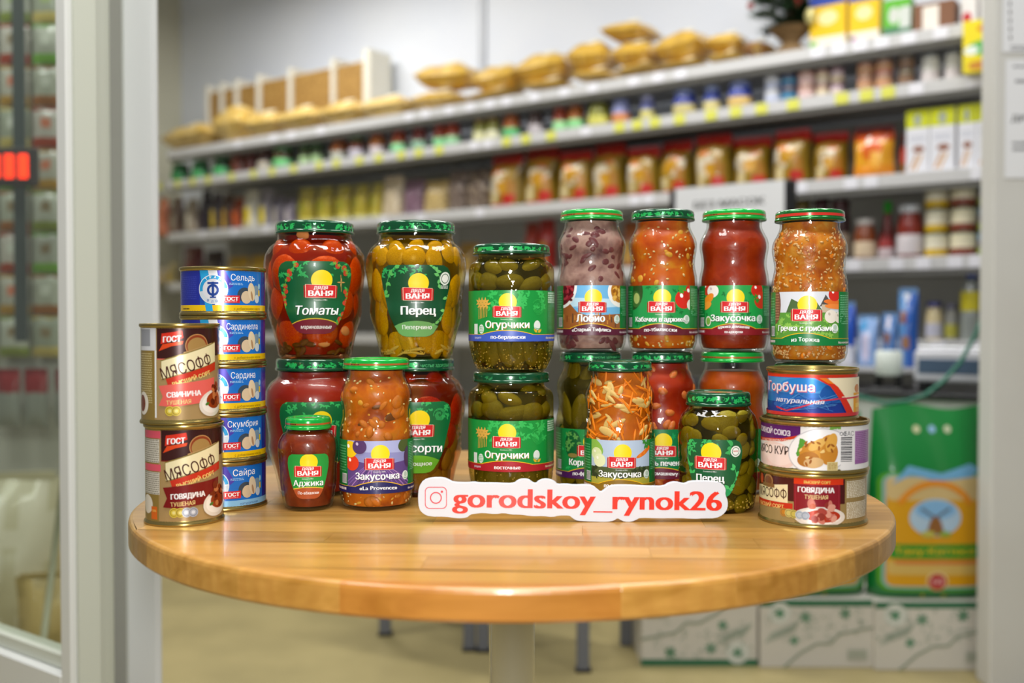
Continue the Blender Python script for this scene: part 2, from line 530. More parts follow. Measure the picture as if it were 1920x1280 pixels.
struct(box('trim_5', X_at(230, 1.68), X_at(294, 1.68), 1.68, 1.70, 0, 2.6, M_POST, None, 0.006))
# ================================================================ round table of glued staves
def wood_mat():
    m = mat('lacquered_beech', '#c89a58', 0.34, 0, 0.45, 0.14)
    b = m.node_tree.nodes['Principled BSDF']
    oi = nd(m, 'ShaderNodeObjectInfo'); tc = nd(m, 'ShaderNodeTexCoord')
    ad = nd(m, 'ShaderNodeVectorMath', operation='ADD')
    sc = nd(m, 'ShaderNodeVectorMath', operation='SCALE'); sc.inputs[0].default_value = (7.3, 3.1, 5.7)
    lk(m, oi.outputs['Random'], sc.inputs['Scale'])
    mp = nd(m, 'ShaderNodeMapping'); mp.inputs['Rotation'].default_value = (0, 0, 0.063); mp.inputs['Scale'].default_value = (3.0, 46.0, 46.0)
    lk(m, tc.outputs['Object'], mp.inputs['Vector']); lk(m, mp.outputs[0], ad.inputs[0]); lk(m, sc.outputs[0], ad.inputs[1])
    n1 = nd(m, 'ShaderNodeTexNoise'); n1.inputs['Scale'].default_value = 1.6; n1.inputs['Detail'].default_value = 6; n1.inputs['Distortion'].default_value = 0.6
    lk(m, ad.outputs[0], n1.inputs['Vector'])
    wv = nd(m, 'ShaderNodeTexWave'); wv.inputs['Scale'].default_value = 0.9; wv.inputs['Distortion'].default_value = 5.0; wv.inputs['Detail'].default_value = 2; wv.bands_direction = 'Y'
    lk(m, ad.outputs[0], wv.inputs['Vector'])
    c1 = ramp(m, n1.outputs['Fac'], [(0.3, '#a27a38'), (0.7, '#bb9250')])
    mx = nd(m, 'ShaderNodeMixRGB', blend_type='MULTIPLY'); mx.inputs['Fac'].default_value = 0.12
    lk(m, c1, mx.inputs[1]); lk(m, ramp(m, wv.outputs['Fac'], [(0.2, '#c69a66'), (0.7, '#ffffff')]), mx.inputs[2])
    m2 = nd(m, 'ShaderNodeMixRGB', blend_type='MULTIPLY'); m2.inputs['Fac'].default_value = 1.0
    lk(m, mx.outputs[0], m2.inputs[1]); lk(m, oi.outputs['Color'], m2.inputs[2])
    lk(m, m2.outputs[0], b.inputs['Base Color'])
    return m
WOOD = wood_mat()
TC = (0.0, 1.143); TR = 0.40
tbl = thing('round_table', 'round varnished wooden bistro table crowded with jars on a steel pole', 'table', (TC[0], TC[1], 0))
def stave(b0, b1, a0, a1, tint):
    n = 180
    q = [(TR * math.cos(2 * math.pi * i / n), TR * math.sin(2 * math.pi * i / n)) for i in range(n)]
    ca, sa = math.cos(-0.063), math.sin(-0.063)
    for (x, y, c) in ((sa * -1, ca, b1), (sa, -ca, -b0), (ca, sa, a1), (-ca, -sa, -a0)):
        q = half_clip(q, x, y, c)
    if len(q) < 3: return
    p = [q[0]]
    for t in q[1:]:
        if math.hypot(t[0] - p[-1][0], t[1] - p[-1][1]) > 1e-5: p.append(t)
    q = p
    lv = [(-0.0265, 0.9925), (-0.0235, 1.0), (-0.0045, 1.0), (-0.0018, 0.9982), (-0.0005, 0.9945), (0, 0.9895)]
    vs = []
    for z, k in lv:
        for (x, y) in q:
            e = k if math.hypot(x, y) > TR * 0.9985 else 1.0
            vs.append((x * e, y * e, TT + z))
    m = len(q); fs = [tuple(range(m - 1, -1, -1)), tuple(range((len(lv) - 1) * m, len(lv) * m))]
    for L in range(len(lv) - 1):
        for i in range(m):
            j = (i + 1) % m
            fs.append((L * m + i, L * m + j, L * m + m + j, L * m + m + i))
    o = meshobj('stave', vs, fs, WOOD, tbl)
    o.color = tint
RS = random.Random(11)
bounds = [-0.41, -0.386, -0.350, -0.299, -0.257, -0.213, -0.168, -0.123, -0.078, -0.034, 0.011, 0.056, 0.1, 0.145, 0.19, 0.235, 0.28, 0.325, 0.41]
G = 0.00012
for i, (b0, b1) in enumerate(zip(bounds, bounds[1:])):
    if i < 2: cuts = [-0.5, 0.5]
    elif i == 2: cuts = [-0.5, -0.05, 0.5]
    else:
        c = RS.uniform(-0.42, -0.25); cuts = [-0.5]
        while c < 0.40: cuts.append(c); c += RS.uniform(0.24, 0.5)
        cuts.append(0.5)
    for a0, a1 in zip(cuts, cuts[1:]):
        v = RS.uniform(0.74, 1.12); h = RS.uniform(-0.08, 0.08)
        t = (v, v * (0.97 + h * .5), v * (0.93 + h), 1)
        if i == 0: t = (1.08, 0.78, 0.48, 1)
        if i == 1: t = (1.12, 0.98, 0.75, 1)
        if i == 2: t = (1.0, 0.85, 0.62, 1) if a0 > -.2 else (1.1, 1.0, .8, 1)
        if i == 3: t = (1.16, 1.08, .9, 1)
        if i == 4: t = (.82, .76, .7, 1)
        stave(b0 + G, b1 - G, a0 + G, a1 - G, t)
M_STEEL = mat('brushed_steel', '#d2cfc0', 0.25, 0.7)
lathe('pole', [(0.0255, 0.03), (0.0255, 0.71)], M_STEEL, tbl, 40)
lathe('mounting_flange', [(0.07, 0.712), (0.07, 0.7225)], M_STEEL, tbl, 40)
lathe('foot_plate', [(0.23, 0.0), (0.23, 0.008), (0.2, 0.014), (0.04, 0.03), (0.03, 0.034)], M_STEEL, tbl, 56)
# ================================================================ jars
def catmull(pts, sub=6):
    out = []
    for i in range(len(pts) - 1):
        p0 = pts[max(i - 1, 0)]; p1 = pts[i]; p2 = pts[i + 1]; p3 = pts[min(i + 2, len(pts) - 1)]
        for k in range(sub):
            t = k / sub
            r = 0.5 * (2 * p1[0] + (p2[0] - p0[0]) * t + (2 * p0[0] - 5 * p1[0] + 4 * p2[0] - p3[0]) * t * t + (3 * p1[0] - p0[0] - 3 * p2[0] + p3[0]) * t ** 3)
            out.append((r, p1[1] + (p2[1] - p1[1]) * t))
    out.append(pts[-1])
    return out
JK = {  # outline of the glass (r, z), lid radius, lid bottom, lid top
    'waist': ([(.0310, 0), (.0352, .0028), (.0378, .009), (.0386, .017), (.0385, .045), (.0385, .074), (.0380, .083), (.0357, .0955), (.0362, .105), (.0379, .1165), (.0368, .1245), (.0325, .1335), (.0303, .1395), (.0305, .148)], .0356, .1455, .157),
    'amphora': ([(.0375, 0), (.0402, .003), (.0423, .0145), (.0458, .029), (.0510, .0475), (.0512, .063), (.0536, .083), (.0556, .1), (.0540, .1125), (.0488, .122), (.0415, .1285), (.0405, .138)], .0437, .1355, .149),
    'pickle': ([(.0352, 0), (.0388, .003), (.0425, .010), (.0452, .020), (.0466, .030), (.0470, .040), (.0470, .104), (.0466, .1115), (.0440, .1175), (.0385, .1215), (.0368, .125), (.0370, .129)], .0428, .1265, .138),
    'small': ([(.0215, 0), (.0240, .002), (.0262, .010), (.0285, .025), (.0292, .038), (.0300, .052), (.0308, .061), (.0296, .0705), (.0255, .0775), (.0216, .0805), (.0214, .085)], .0240, .0822, .0945),
    'squat': ([(.0330, 0), (.0365, .003), (.0385, .014), (.0398, .03), (.0402, .055), (.0408, .075), (.0404, .086), (.0372, .0965), (.0318, .1035), (.0300, .1065), (.0300, .111)], .0334, .1065, .121),
}
JR = {}
for _k, _v in JK.items():
    d = catmull(_v[0]); JR[_k] = d
def rfun_of(kind):
    d = JR[kind]
    def f(z):
        if z <= d[0][1]: return d[0][0]
        for (r0, z0), (r1, z1) in zip(d, d[1:]):
            if z <= z1: return r0 + (r1 - r0) * (z - z0) / max(z1 - z0, 1e-9)
        return d[-1][0]
    return f
def content_mat(name, cols, scale, bump=0.4, rough=0.35, stretch=(1, 1, 1), vor=0.0):
    m = mat(name, cols[0], rough, 0, 0.3, 0.0)
    b = m.node_tree.nodes['Principled BSDF']
    tc = nd(m, 'ShaderNodeTexCoord'); mp = nd(m, 'ShaderNodeMapping'); mp.inputs['Scale'].default_value = stretch
    oi = nd(m, 'ShaderNodeObjectInfo'); ad = nd(m, 'ShaderNodeVectorMath', operation='ADD')
    lk(m, tc.outputs['Object'], mp.inputs['Vector']); lk(m, mp.outputs[0], ad.inputs[0]); lk(m, oi.outputs['Random'], ad.inputs[1])
    no = nd(m, 'ShaderNodeTexNoise'); no.inputs['Scale'].default_value = scale; no.inputs['Detail'].default_value = 3.0; no.inputs['Distortion'].default_value = 0.4
    lk(m, ad.outputs[0], no.inputs['Vector'])
    k = len(cols)
    c = ramp(m, no.outputs['Fac'], [(0.3 + 0.4 * i / (k - 1), cols[i]) for i in range(k)])
    lk(m, c, b.inputs['Base Color'])
    if bump:
        bu = nd(m, 'ShaderNodeBump'); bu.inputs['Strength'].default_value = bump; bu.inputs['Distance'].default_value = 0.003
        lk(m, no.outputs['Fac'], bu.inputs['Height']); lk(m, bu.outputs[0], b.inputs['Normal'])
    return m
def blob_mesh(name, m, sub=3, wob=0.0, seed=0, bend=0.0):
    import bmesh
    bm = bmesh.new(); bmesh.ops.create_icosphere(bm, subdivisions=sub, radius=1.0)
    R = random.Random(seed)
    ph = [R.uniform(0, 6.3) for _ in range(6)]
    for v in bm.verts:
        x, y, z = v.co
        k = 1 + wob * (math.sin(2.3 * x + ph[0]) * .4 + math.sin(2.9 * y + ph[1]) * .3 + math.sin(2.1 * z + ph[2]) * .3)
        v.co *= k
        if bend: v.co.x += bend * (v.co.z ** 2)
    me = bpy.data.meshes.new(name); bm.to_mesh(me); bm.free()
    me.polygons.foreach_set('use_smooth', [True] * len(me.polygons))
    me.materials.append(m)
    return me
PM = {
    'tomato': content_mat('tomato_skin', ['#b2480a', '#c25a0e', '#d07418'], 18, 0.05, 0.25),
    'tomato_red': content_mat('red_tomato_skin', ['#8e2410', '#a83416', '#b84a1c'], 18, 0.05, 0.25),
    'pepperoni': content_mat('yellow_pepper_skin', ['#b48e08', '#d0a80c', '#dcba1c'], 14, 0.08, 0.25),
    'gherkin': content_mat('gherkin_skin', ['#5e5a12', '#7e741a', '#9a8c26'], 30, 0.3, 0.3),
    'gherkin2': content_mat('pale_gherkin_skin', ['#77701a', '#938824', '#a8982e'], 30, 0.3, 0.3),
    'slice': content_mat('pickled_pepper_slice', ['#6c6412', '#8e821c', '#a8982a'], 26, 0.2, 0.3),
    'garlic': content_mat('garlic_clove', ['#cdb98c', '#dccda4', '#e6d8b4'], 20, 0.1, 0.4),
    'bean': content_mat('kidney_bean', ['#582a2c', '#6a3638', '#784444'], 20, 0.1, 0.35),
    'bakedbean': content_mat('baked_bean', ['#c04a18', '#d07030', '#d88848'], 20, 0.1, 0.35),
    'carrot': content_mat('carrot_shred', ['#e06a08', '#f0820c', '#f59a20'], 20, 0.1, 0.4),
    'ragout': content_mat('ragout_vegetable', ['#9c4c08', '#c06a10', '#cc7c1c'], 60, 0.3, 0.4),
    'cabbage': content_mat('pale_vegetable_piece', ['#d0963c', '#dcb868', '#dcc690'], 20, 0.1, 0.4),
    'chunk': content_mat('yellow_vegetable_chunk', ['#c8861a', '#d69a2c', '#e0ae4c'], 20, 0.1, 0.4),
    'aubergine': content_mat('aubergine_chunk', ['#3c2a10', '#6a3c12', '#8a4c14'], 40, 0.1, 0.4),
    'herb': content_mat('pickled_herb', ['#3c3a10', '#5e5216', '#7a6a24'], 60, 0.2, 0.5),
    'seed': mat('pale_seed', '#d9c283', 0.4),
    'grain': mat('cooked_grain', '#d0a064', 0.45),
    'peppercorn': mat('peppercorn', '#3a1c1c', 0.5),
}
BL = {}
def piece(kind, parent, pos, scale, rot=(0, 0, 0), name=None, seed=0):
    key = (kind, seed % 3)
    if key not in BL:
        BL[key] = blob_mesh(kind, PM[kind], 3 if kind in ('tomato', 'tomato_red', 'pepperoni', 'gherkin', 'gherkin2') else 2,
                            {'tomato': .04, 'tomato_red': .04, 'pepperoni': .16, 'gherkin': .10, 'gherkin2': .10}  .get(kind, .30), seed + len(kind),
                            {'pepperoni': .25, 'gherkin': .15}.get(kind, 0.0))
    o = bpy.data.objects.new(name or kind, BL[key])
    o.location = pos; o.scale = scale; o.rotation_euler = rot
    return link(o, parent)
def speckle(name, parent, rf, zs, n, size, m, R, arc=2.0, elong=1.6, inset=.0026):
    "many small seeds lying against the glass, one mesh"
    import bmesh
    bm = bmesh.new()
    for i in range(n):
        a = R.uniform(-arc, arc); z = R.uniform(*zs) if len(zs) == 2 else zs[0] + (zs[1] - zs[0]) * R.random() ** zs[2]
        r = rf(z) - inset
        s = size * R.uniform(.6, 1.3)
        mt = Matrix.Translation((r * math.sin(a), -r * math.cos(a), z)) @ Matrix.Rotation(a, 4, 'Z') @ Matrix.Rotation(R.uniform(0, 3.1), 4, 'Y') @ Matrix.Diagonal((s * elong, s * .7, s, 1))
        bmesh.ops.create_icosphere(bm, subdivisions=1, radius=1.0, matrix=mt)
    me = bpy.data.meshes.new(name); bm.to_mesh(me); bm.free()
    me.polygons.foreach_set('use_smooth', [True] * len(me.polygons))
    me.materials.append(m)
    o = link(bpy.data.objects.new(name, me), parent)
    o['kind'] = 'stuff'
    return o
def wall_pt(rf, a, z, depth):
    r = rf(z) - .0024 - depth
    return (r * math.sin(a), -r * math.cos(a), z)
def tall_pieces(kind, parent, rf, R, z0, z1, rr, hl, n, rows, tilt=.3):
    k = 0
    for row in range(rows):
        zc = z0 + (z1 - z0) * (row + .5) / rows
        for i in range(n):
            a = -2.6 + 5.2 * (i + (row % 2) * .5 + R.uniform(-.15, .15)) / n
            s = rr * R.uniform(.85, 1.12)
            L = hl * R.uniform(.85, 1.1)
            z = zc + R.uniform(-.004, .004)
            zz = [rf(min(max(z + d, 0.004), z1 + .01)) for d in (-L * .6, 0, L * .6)]
            r = min(zz) - .0026 - s * .55
            t = R.uniform(-tilt, tilt)
            piece(kind, parent, (r * math.sin(a), -r * math.cos(a), z), (s, s * .55, L), (0, t, a), None, k); k += 1
LG, DG, BG = '#2fbf62', '#0b4a2b', '#12a83e'
def lid(kind, style, parent, k, seed):
    R, z0, z1 = JK[kind][1:]
    R *= k; z0 *= k; z1 *= k
    base = {'floral': DG, 'bright': BG, 'plain': DG, 'metal': '#1d7a34', 'text': DG}[style]
    m = mat('lid_lacquer_' + style, base, 0.18, 0.2 if style != 'metal' else 0.6, 0.5, 0.5)
    o = lathe('lid', [(R - .0022, z0), (R - .0004, z0 + .0003), (R, z0 + .0012), (R - .0002, z0 + .0026), (R - .0009, z0 + .0034), (R - .0009, z1 - .0036),
                      (R - .0014, z1 - .0016), (R - .003, z1 - .0003), (R - .005, z1), (R - .0082, z1 - .0002), (R - .0094, z1 - .0013), (0, z1 - .0013)], m, parent, 72)
    c = Cv(seed); rr = (R - .0009) * 1000; half = rr * 2.4
    y0, y1 = (z0 + .0036) * 1000, (z1 - .0038) * 1000
    if style in ('bright', 'metal'):
        mid = (y0 + y1) / 2; hh = .9 if style == 'bright' else 1.4
        c.rect(-half, mid - hh, half, mid + hh, '#b5602a' if style == 'bright' else '#d8362a')
        if style == 'bright': c.lines(-rr * .9, mid - .8, -rr * .55, mid + .8, 1, '#3a2a1a')
    else:
        c.clipper = rect_clip(-half, y0, half, y1)
        if style == 'text':
            c.text('ЧИСТЫЕ ЗДОРОВЫЕ ОВОЩИ', rr * .75, y0 + 1.2, (y1 - y0) * .5, '#58c47c', width=rr * 1.25, bold=.01)
            c.floral(-half, y0, rr * .05, y1, 26, LG, 3.2)
        elif style == 'floral':
            c.floral(-half, y0, half, y1, 62, LG, 3.4)
            for i in range(14):
                x = c.R.uniform(-half, half); y = c.R.uniform(y0, y1); r = c.R.uniform(1.5, 3)
                a = c.R.uniform(0, 6)
                c.ring(x, y, r, r + .5, '#28a854', a, a + 3.6, 10)
        else:
            c.floral(-half, y0, half, y1, 12, '#2a8a54', 3.2)
    def fn(u, v, off):
        a = u / rr; z = v / 1000; r = R - .0009 + off / 1000
        return (r * math.sin(a), -r * math.cos(a), z), Vector((math.sin(a), -math.cos(a), 0))
    pr = c.build('lid_print', fn, LIDM, o, du=2.0, off0=.06, step=.02)
    t = Cv(seed + 5)
    rt = (R - .0098) * 1000
    t.ell(0, 0, rt * .98, rt * .98, base if style != 'bright' else '#22b04e')
    if style in ('bright', 'floral'):
        t.ell(0, 0, rt * .62, rt * .62, '#d8c8b8'); t.ell(0, rt * .1, rt * .3, rt * .3, '#e8c93a'); t.rect(-rt * .4, -rt * .3, rt * .4, 0, '#c8323a')
        t.floral(-rt * .6, -rt * .9, rt * .6, rt * .9, 12, LG, 4)
    t.build('lid_top_print', lambda u, v, off: ((u / 1000, v / 1000, z1 - .0013 + off / 1000), Vector((0, 0, 1))), LIDM, o, du=None, off0=.06, step=.03)
    return o
def contents_body(kind, m, parent, k, top=0.985, inset=.0024, z0=.0035):
    rf = rfun_of(kind); zt = JK[kind][2] * top
    prof = [(rf(z0) - inset - .004, z0)]
    n = 30
    for i in range(n + 1):
        z = z0 + .001 + (zt - z0 - .001) * i / n
        prof.append((max(rf(z) - inset, .004), z))
    prof.append((max(rf(zt) - inset - .003, .003), zt + .0005)); 
    prof = [(r * k, z * k) for r, z in prof]
    return lathe('contents', prof, m, parent, 56)
def jar(kind, label, px, Y, z, cm, cols_top, lidstyle, labfn, fill=None, rot=0.0, k=1.0, seed=1, group='preserve jars on the round table', inset=.0024, rref=None, tint=None):
    x = X_at(px, Y)
    t = thing('preserve_jar', label, 'jar', (x, Y, z), face_cam(x, Y) + rot, group)
    prof = [(0.0, .0025 * k), (.6 * JR[kind][0][0] * k, .0020 * k)] + [(r * k, zz * k) for r, zz in JR[kind]]
    gm = lathe('glass_body', prof, GLASS_T.get(tint, GLASS), t, 72)
    b = contents_body(kind, cm, t, k, cols_top, inset)
    if fill: fill(b, rfun_of(kind), random.Random(seed))
    if fill and k != 1.0:
        for ch in b.children:
            ch.location = ch.location * k; ch.scale = ch.scale * k
    lid(kind, lidstyle, t, k, seed)
    if labfn:
        c = Cv(seed); labfn(c)
        rf = rfun_of(kind)
        rr = rref or {'waist': 38.5, 'amphora': 52.5, 'pickle': 47, 'small': 29.5, 'squat': 40.2}[kind]
        base = on_round(rf, rr)
        def fn(u, v, off):
            co, no = base(u, v, off / k)
            return tuple(q * k for q in co), no
        c.build('label', fn, PRINT, t, du=2.0, dv=3.0 if kind in ('amphora', 'small', 'squat') else None, off0=.25, step=.05)
    return t
RED, YEL = '#d51f27', '#f8db0c'
def brand(c, x, v, s=1.0):
    c.ell(x + 1, v + 9.6 * s, 9.6 * s, 9.4 * s, YEL, n=30)
    c.poly([(x - 15.5 * s, v - 6.2 * s), (x - 12.6 * s, v - 6 * s), (x - 12.6 * s, v + 5.2 * s), (x - 15.5 * s, v + 4.6 * s)], '#b3151c', True)
    c.poly([(x + 13 * s, v - 6.2 * s), (x + 15.5 * s, v - 6.4 * s), (x + 15.5 * s, v + 4.2 * s), (x + 13 * s, v + 4.6 * s)], '#b3151c', True)
    c.poly([(x - 14.1 * s, v - 6.6 * s), (x + 14.2 * s, v - 6.8 * s), (x + 14.2 * s, v + 4.9 * s), (x - 14.1 * s, v + 5.8 * s)], '#f0d9b8', True)
    c.poly([(x - 13.5 * s, v - 6.3 * s), (x + 13.8 * s, v - 6.5 * s), (x + 13.8 * s, v + 4.6 * s), (x - 13.5 * s, v + 5.5 * s)], RED, True)
    c.text('ДЯДЯ', x, v + 1.2 * s, 2.9 * s, '#ffffff', width=12.5 * s, bold=.03)
    c.text('ВАНЯ', x, v - 4.9 * s, 4.9 * s, '#ffffff', width=22 * s, bold=.05)
    c.text('Основано в 1998 г.', x, v - 9.2 * s, 1.2 * s, '#e8efe8', width=13 * s, bold=.01)
def arch_band(c, x0, x1, vb, vs, vp, col, half=100, xc=0):
    c.rect(-half, vb, half, vs, col)
    n = 16; pts = []
    for i in range(n + 1):
        x = x0 + (x1 - x0) * i / n; t = (2 * i / n - 1)
        pts.append((x, vs + (vp - vs) * (1 - t * t)))
    c.poly(pts + [(x1, vs - .1), (x0, vs - .1)], col)
    c.stroke([(-half, vs), (x0, vs)], .5, '#e0b020'); c.stroke([(x1, vs), (half, vs)], .5, '#e0b020')
    c.stroke(pts, .8, '#e8b818')
def wrapA(c, name, sub, band, bg, nw=40, nh=7.0, sub2=None, lft='#0e7a35'):
    c.clipper = rect_clip(-100, 18.8, 100, 73)
    c.rect(-100, 18.8, 100, 73, lft)
    c.lines(38, 40, 58, 70, 17, '#7fc79a', .45); c.lines(-60, 40, -38, 68, 10, '#58b070', .45)
    c.rect(-46, 28, -37, 38, '#e6e8e6')
    for i in range(9): c.rect(-45.5 + i, 28.5, -45.0 + i, 37.5, '#44484a')
    c.clipper = rect_clip(-35.5, 18.8, 35.5, 73)
    bg(c)
    c.clipper = rect_clip(-100, 18.8, 100, 73)
    arch_band(c, -25, 25, 18.8, 25.8, 31.3, band)
    c.lines(-58, 20.5, -36, 24, 1, '#e8d8dc', .7); c.text('без консервантов', 35, 20.8, 2.2, '#f0e4e4', align=0)
    brand(c, 1, 50)
    c.ell(30.5, 36, 4.3, 4.8, '#dfe9e2'); c.ell(31, 37, 2.2, 2.6, '#b6ccbc'); c.text('Вкусно', 32, 32.5, 1.6, '#5a9a70')
    c.text(name, -1, 33.4 if not sub2 else 34, nh, '#ffffff', width=nw, bold=.03, shadow='#123a24')
    if sub2:
        c.text(sub, 0, 25.6, 3.2, '#ffffff', width=34, bold=.02, arch=1.2); c.text(sub2, 0, 21, 2.8, '#ffffff', width=19, bold=.02)
    else:
        c.text(sub, 0, 22.3, 4.0, '#ffffff', width=min(44, 3.0 * len(sub)), bold=.025, arch=.8)
def veg(c, x, y, r, col, hi='#ffffff'):
    c.ell(x, y, r, r * .95, col); c.ell(x - r * .3, y + r * .35, r * .18, r * .22, hi, .5)
def bg_lobio(c):
    c.rect(-36, 18, 36, 73, '#6fb6e4'); c.poly([(-36, 46), (36, 50), (36, 58), (-36, 60)], '#bfe0f2')
    c.rect(-36, 18, 36, 44, '#7c6a58'); c.poly([(-36, 18), (-36, 52), (-26, 54), (-16, 44), (-4, 40), (36, 42), (36, 18)], '#9a5a2a')
    for i in range(26): c.rect(-35 + i * 2.6, 30 + c.R.uniform(-4, 8), -33.5 + i * 2.6, 36 + c.R.uniform(-2, 9), c.R.choice(['#c88a3a', '#7a3c1c', '#a86a30', '#5a4030']))
    c.ell(-38, 72, 22, 24, '#f2f0ee'); c.ell(-39, 73, 20, 22, '#6a1420')
    for i in range(30): c.ell(c.R.uniform(-36, -22), c.R.uniform(56, 73), 1.6, 2.6, c.R.choice(['#8e1c2c', '#5a0f1c', '#a83440']), c.R.uniform(0, 3))
    c.ell(36, 66, 18, 17, '#f4f2ee'); c.ell(36, 67, 14, 13, '#b87a20')
    for i in range(18): c.ell(c.R.uniform(24, 36), c.R.uniform(58, 73), 2, 2.6, c.R.choice(['#d89a30', '#9a5c14', '#e8b858']), c.R.uniform(0, 3))
def bg_green(c, base='#1f9a48', dark='#0f7434'):
    c.rect(-36, 18, 36, 73, base); c.floral(-34, 30, 34, 72, 22, dark, 4)
def bg_kabachki(c):
    bg_green(c, '#22974a'); c.ell(-36, 66, 16, 20, '#244a1c'); c.ell(-30, 58, 7, 9, '#3e6a2c'); c.ell(-29, 59, 4.5, 6, '#a8b86a')
    veg(c, 27, 58, 11, '#d8281c'); veg(c, 36, 64, 10, '#c82018'); c.floral(20, 66, 30, 72, 4, '#3aa030', 5); c.ell(37, 52, 6, 6, '#efe9e0')
def bg_adjika(c):
    bg_green(c, '#23a04a')
    veg(c, -33, 70, 8, '#c83020'); veg(c, -24, 67, 7.5, '#efeae4', '#c8b8c0'); c.ell(-30, 58, 9, 4.5, '#ee8a1c', .7); c.ell(-33, 51, 8, 4, '#f09a30', .4)
    veg(c, 27, 68, 8, '#d02a1c'); veg(c, 33, 57, 10, '#d83a20'); c.floral(22, 56, 28, 62, 3, '#3a9030', 4)
    c.ell(-30, 34, 4, 5.5, '#efe6d6'); c.ell(-30, 34, 3, 4.2, '#7ab048')
def bg_grechka(c):
    c.rect(-36, 18, 36, 73, '#d9dde6'); c.rect(-36, 18, 36, 52, '#5c9a3a'); c.poly([(-20, 52), (-14, 66), (-6, 62), (2, 68), (10, 64), (18, 52)], '#4e6a3e')
    c.floral(-36, 28, 36, 48, 40, '#8ac050', 4); c.ell(-36, 60, 9, 20, '#7a4a34'); c.lines(-36, 44, -29, 72, 10, '#a87a5c')
    c.poly([(14, 58), (20, 70), (27, 60)], '#54504c'); c.rect(16, 52, 25, 60, '#c8b8a0')
    c.ell(31, 62, 13, 3, '#e8762a', -.1); c.ell(31, 58, 12, 2.6, '#f08a3c', -.05); veg(c, 30, 70, 7, '#d62c20')
    veg(c, 26, 48, 7, '#eee6da', '#c8bcae'); veg(c, 36, 47, 6, '#e8dfd2', '#c0b4a6')
def bg_provence(c):
    c.rect(-36, 18, 36, 73, '#8d90c4'); c.poly([(-36, 62), (36, 60), (36, 73), (-36, 73)], '#a9b0dc')
    c.poly([(-36, 18), (36, 18), (36, 52), (0, 48), (-36, 54)], '#5d4484')
    for i in range(15): c.stroke([(-2 + (i - 7) * 1.2, 49), ((i - 7) * 7, 20)], 1.0, c.R.choice(['#7d5aa4', '#4a3470', '#a47ab8']))
    veg(c, -29, 50, 8.5, '#dc3a1c'); veg(c, -31, 64, 9, '#f0c818'); veg(c, -20, 67, 8, '#54386a', '#c8b8d8'); c.ell(30, 68, 9, 7, '#4a5a2c', .5); c.ell(35, 55, 6, 11, '#4a3058')
def bg_carrot(c):
    c.rect(-36, 18, 36, 73, '#b3c6dc'); c.rect(-36, 18, 36, 47, '#4c5a34'); c.rect(-36, 18, 36, 33, '#a8a43c'); c.floral(-36, 34, 36, 46, 24, '#2e3c24', 4)
    c.ell(-34, 66, 16, 9, '#8ab84a', -.5); veg(c, -28, 58, 7, '#d6e2a8', '#f4f6e0'); veg(c, -24, 51, 7.5, '#e0e8b8', '#f4f6e0')
    for i in range(5): c.ell(25 + i * 2.6, 58 + i * 1.8, 9, 2.2, ['#e8731c', '#f08a2c'][i % 2], .45 + i * .06)
    c.floral(28, 66, 35, 72, 6, '#3a8a34', 6)
def bg_korn(c):
    bg_green(c, '#158a40', '#2ab058'); c.ell(-20, 56, 10, 16, '#0d5a2a'); c.floral(-28, 48, -14, 68, 10, '#5a9a48', 5); c.ell(-20, 44, 6, 2.4, '#8a7a3c')
def bg_bean(c):
    bg_green(c, '#0f7a42', '#1c9a54'); veg(c, 28, 64, 10, '#dc4a2c')
def shield(pts):
    return pts
def tub(c, top, half_t, half_m, half_b, vm, vb, base, band, vband):
    T_ = [(1, .74), (.965, .88), (.91, .955), (.80, 1.0), (.69, .985), (.5, .91), (.3, .79), (.14, .67), (.05, .56), (.015, .45), (0, .3)]
    q = [(half_m * h_, vb + (top - vb) * t_) for t_, h_ in T_]
    q = q + [(-x, y) for x, y in reversed(q)]
    c.clipper = poly_clip(q)
    c.rect(-60, vb - 5, 60, top + 5, base)
    c.ell(0, vband - 30, 46, 31, '#e0c23a', n=40) if band[1] else None
    c.ell(0, vband - 31, 46, 31, band[0], n=40)
def vine(c, pts, leafcol, fruit=None):
    c.stroke(pts, .6, leafcol)
    q = []
    for i, (x, y) in enumerate(pts[::2]):
        q.append(c.leaf(x, y, 6, 1.8, c.R.uniform(0, 6.3))); q.append(c.leaf(x, y, 5, 1.5, c.R.uniform(0, 6.3)))
    c.multi(q, leafcol)
    if fruit:
        for x, y in pts:
            c.ell(x + c.R.uniform(-3, 3), y + c.R.uniform(-2, 2), 2.7, 2.6, fruit); c.multi([c.leaf(x, y, 2.4, .5, k * 1.25) for k in range(5)], '#6aa83a')
def curve(x0, y0, x1, y1, b, n=8):
    return [(x0 + (x1 - x0) * i / n + b * math.sin(math.pi * i / n), y0 + (y1 - y0) * i / n) for i in range(n + 1)]
def lab_tomato(c):
    tub(c, 104, 37, 41, 23, 84, 27, '#0f5a30', ('#7a1a34', True), 43)
    c.floral(-38, 88, 38, 104, 16, '#2fa858', 4)
    vine(c, curve(-20, 100, -34, 58, -6), '#3ab85c', '#c8402a'); vine(c, curve(20, 102, 34, 92, 3, 5), '#3a9a50', '#b8402a'); vine(c, curve(36, 74, 26, 38, 5), '#3ab85c', '#c8402a')
    c.stroke([(27, 90), (29, 72)], .7, '#b88a4a'); c.multi([c.leaf(28, 82, 5, .8, k * 1.57) for k in range(4)], '#c89a58')
    brand(c, 6, 73, 1.15)
    c.text('Томаты', 1, 47.5, 9.5, '#ffffff', width=47, bold=.02, rot=.0, shear=.18, shadow='#0a3a1e')
    c.text('маринованные', 1, 32.5, 4.2, '#ffffff', width=36, bold=.012, shear=.22)
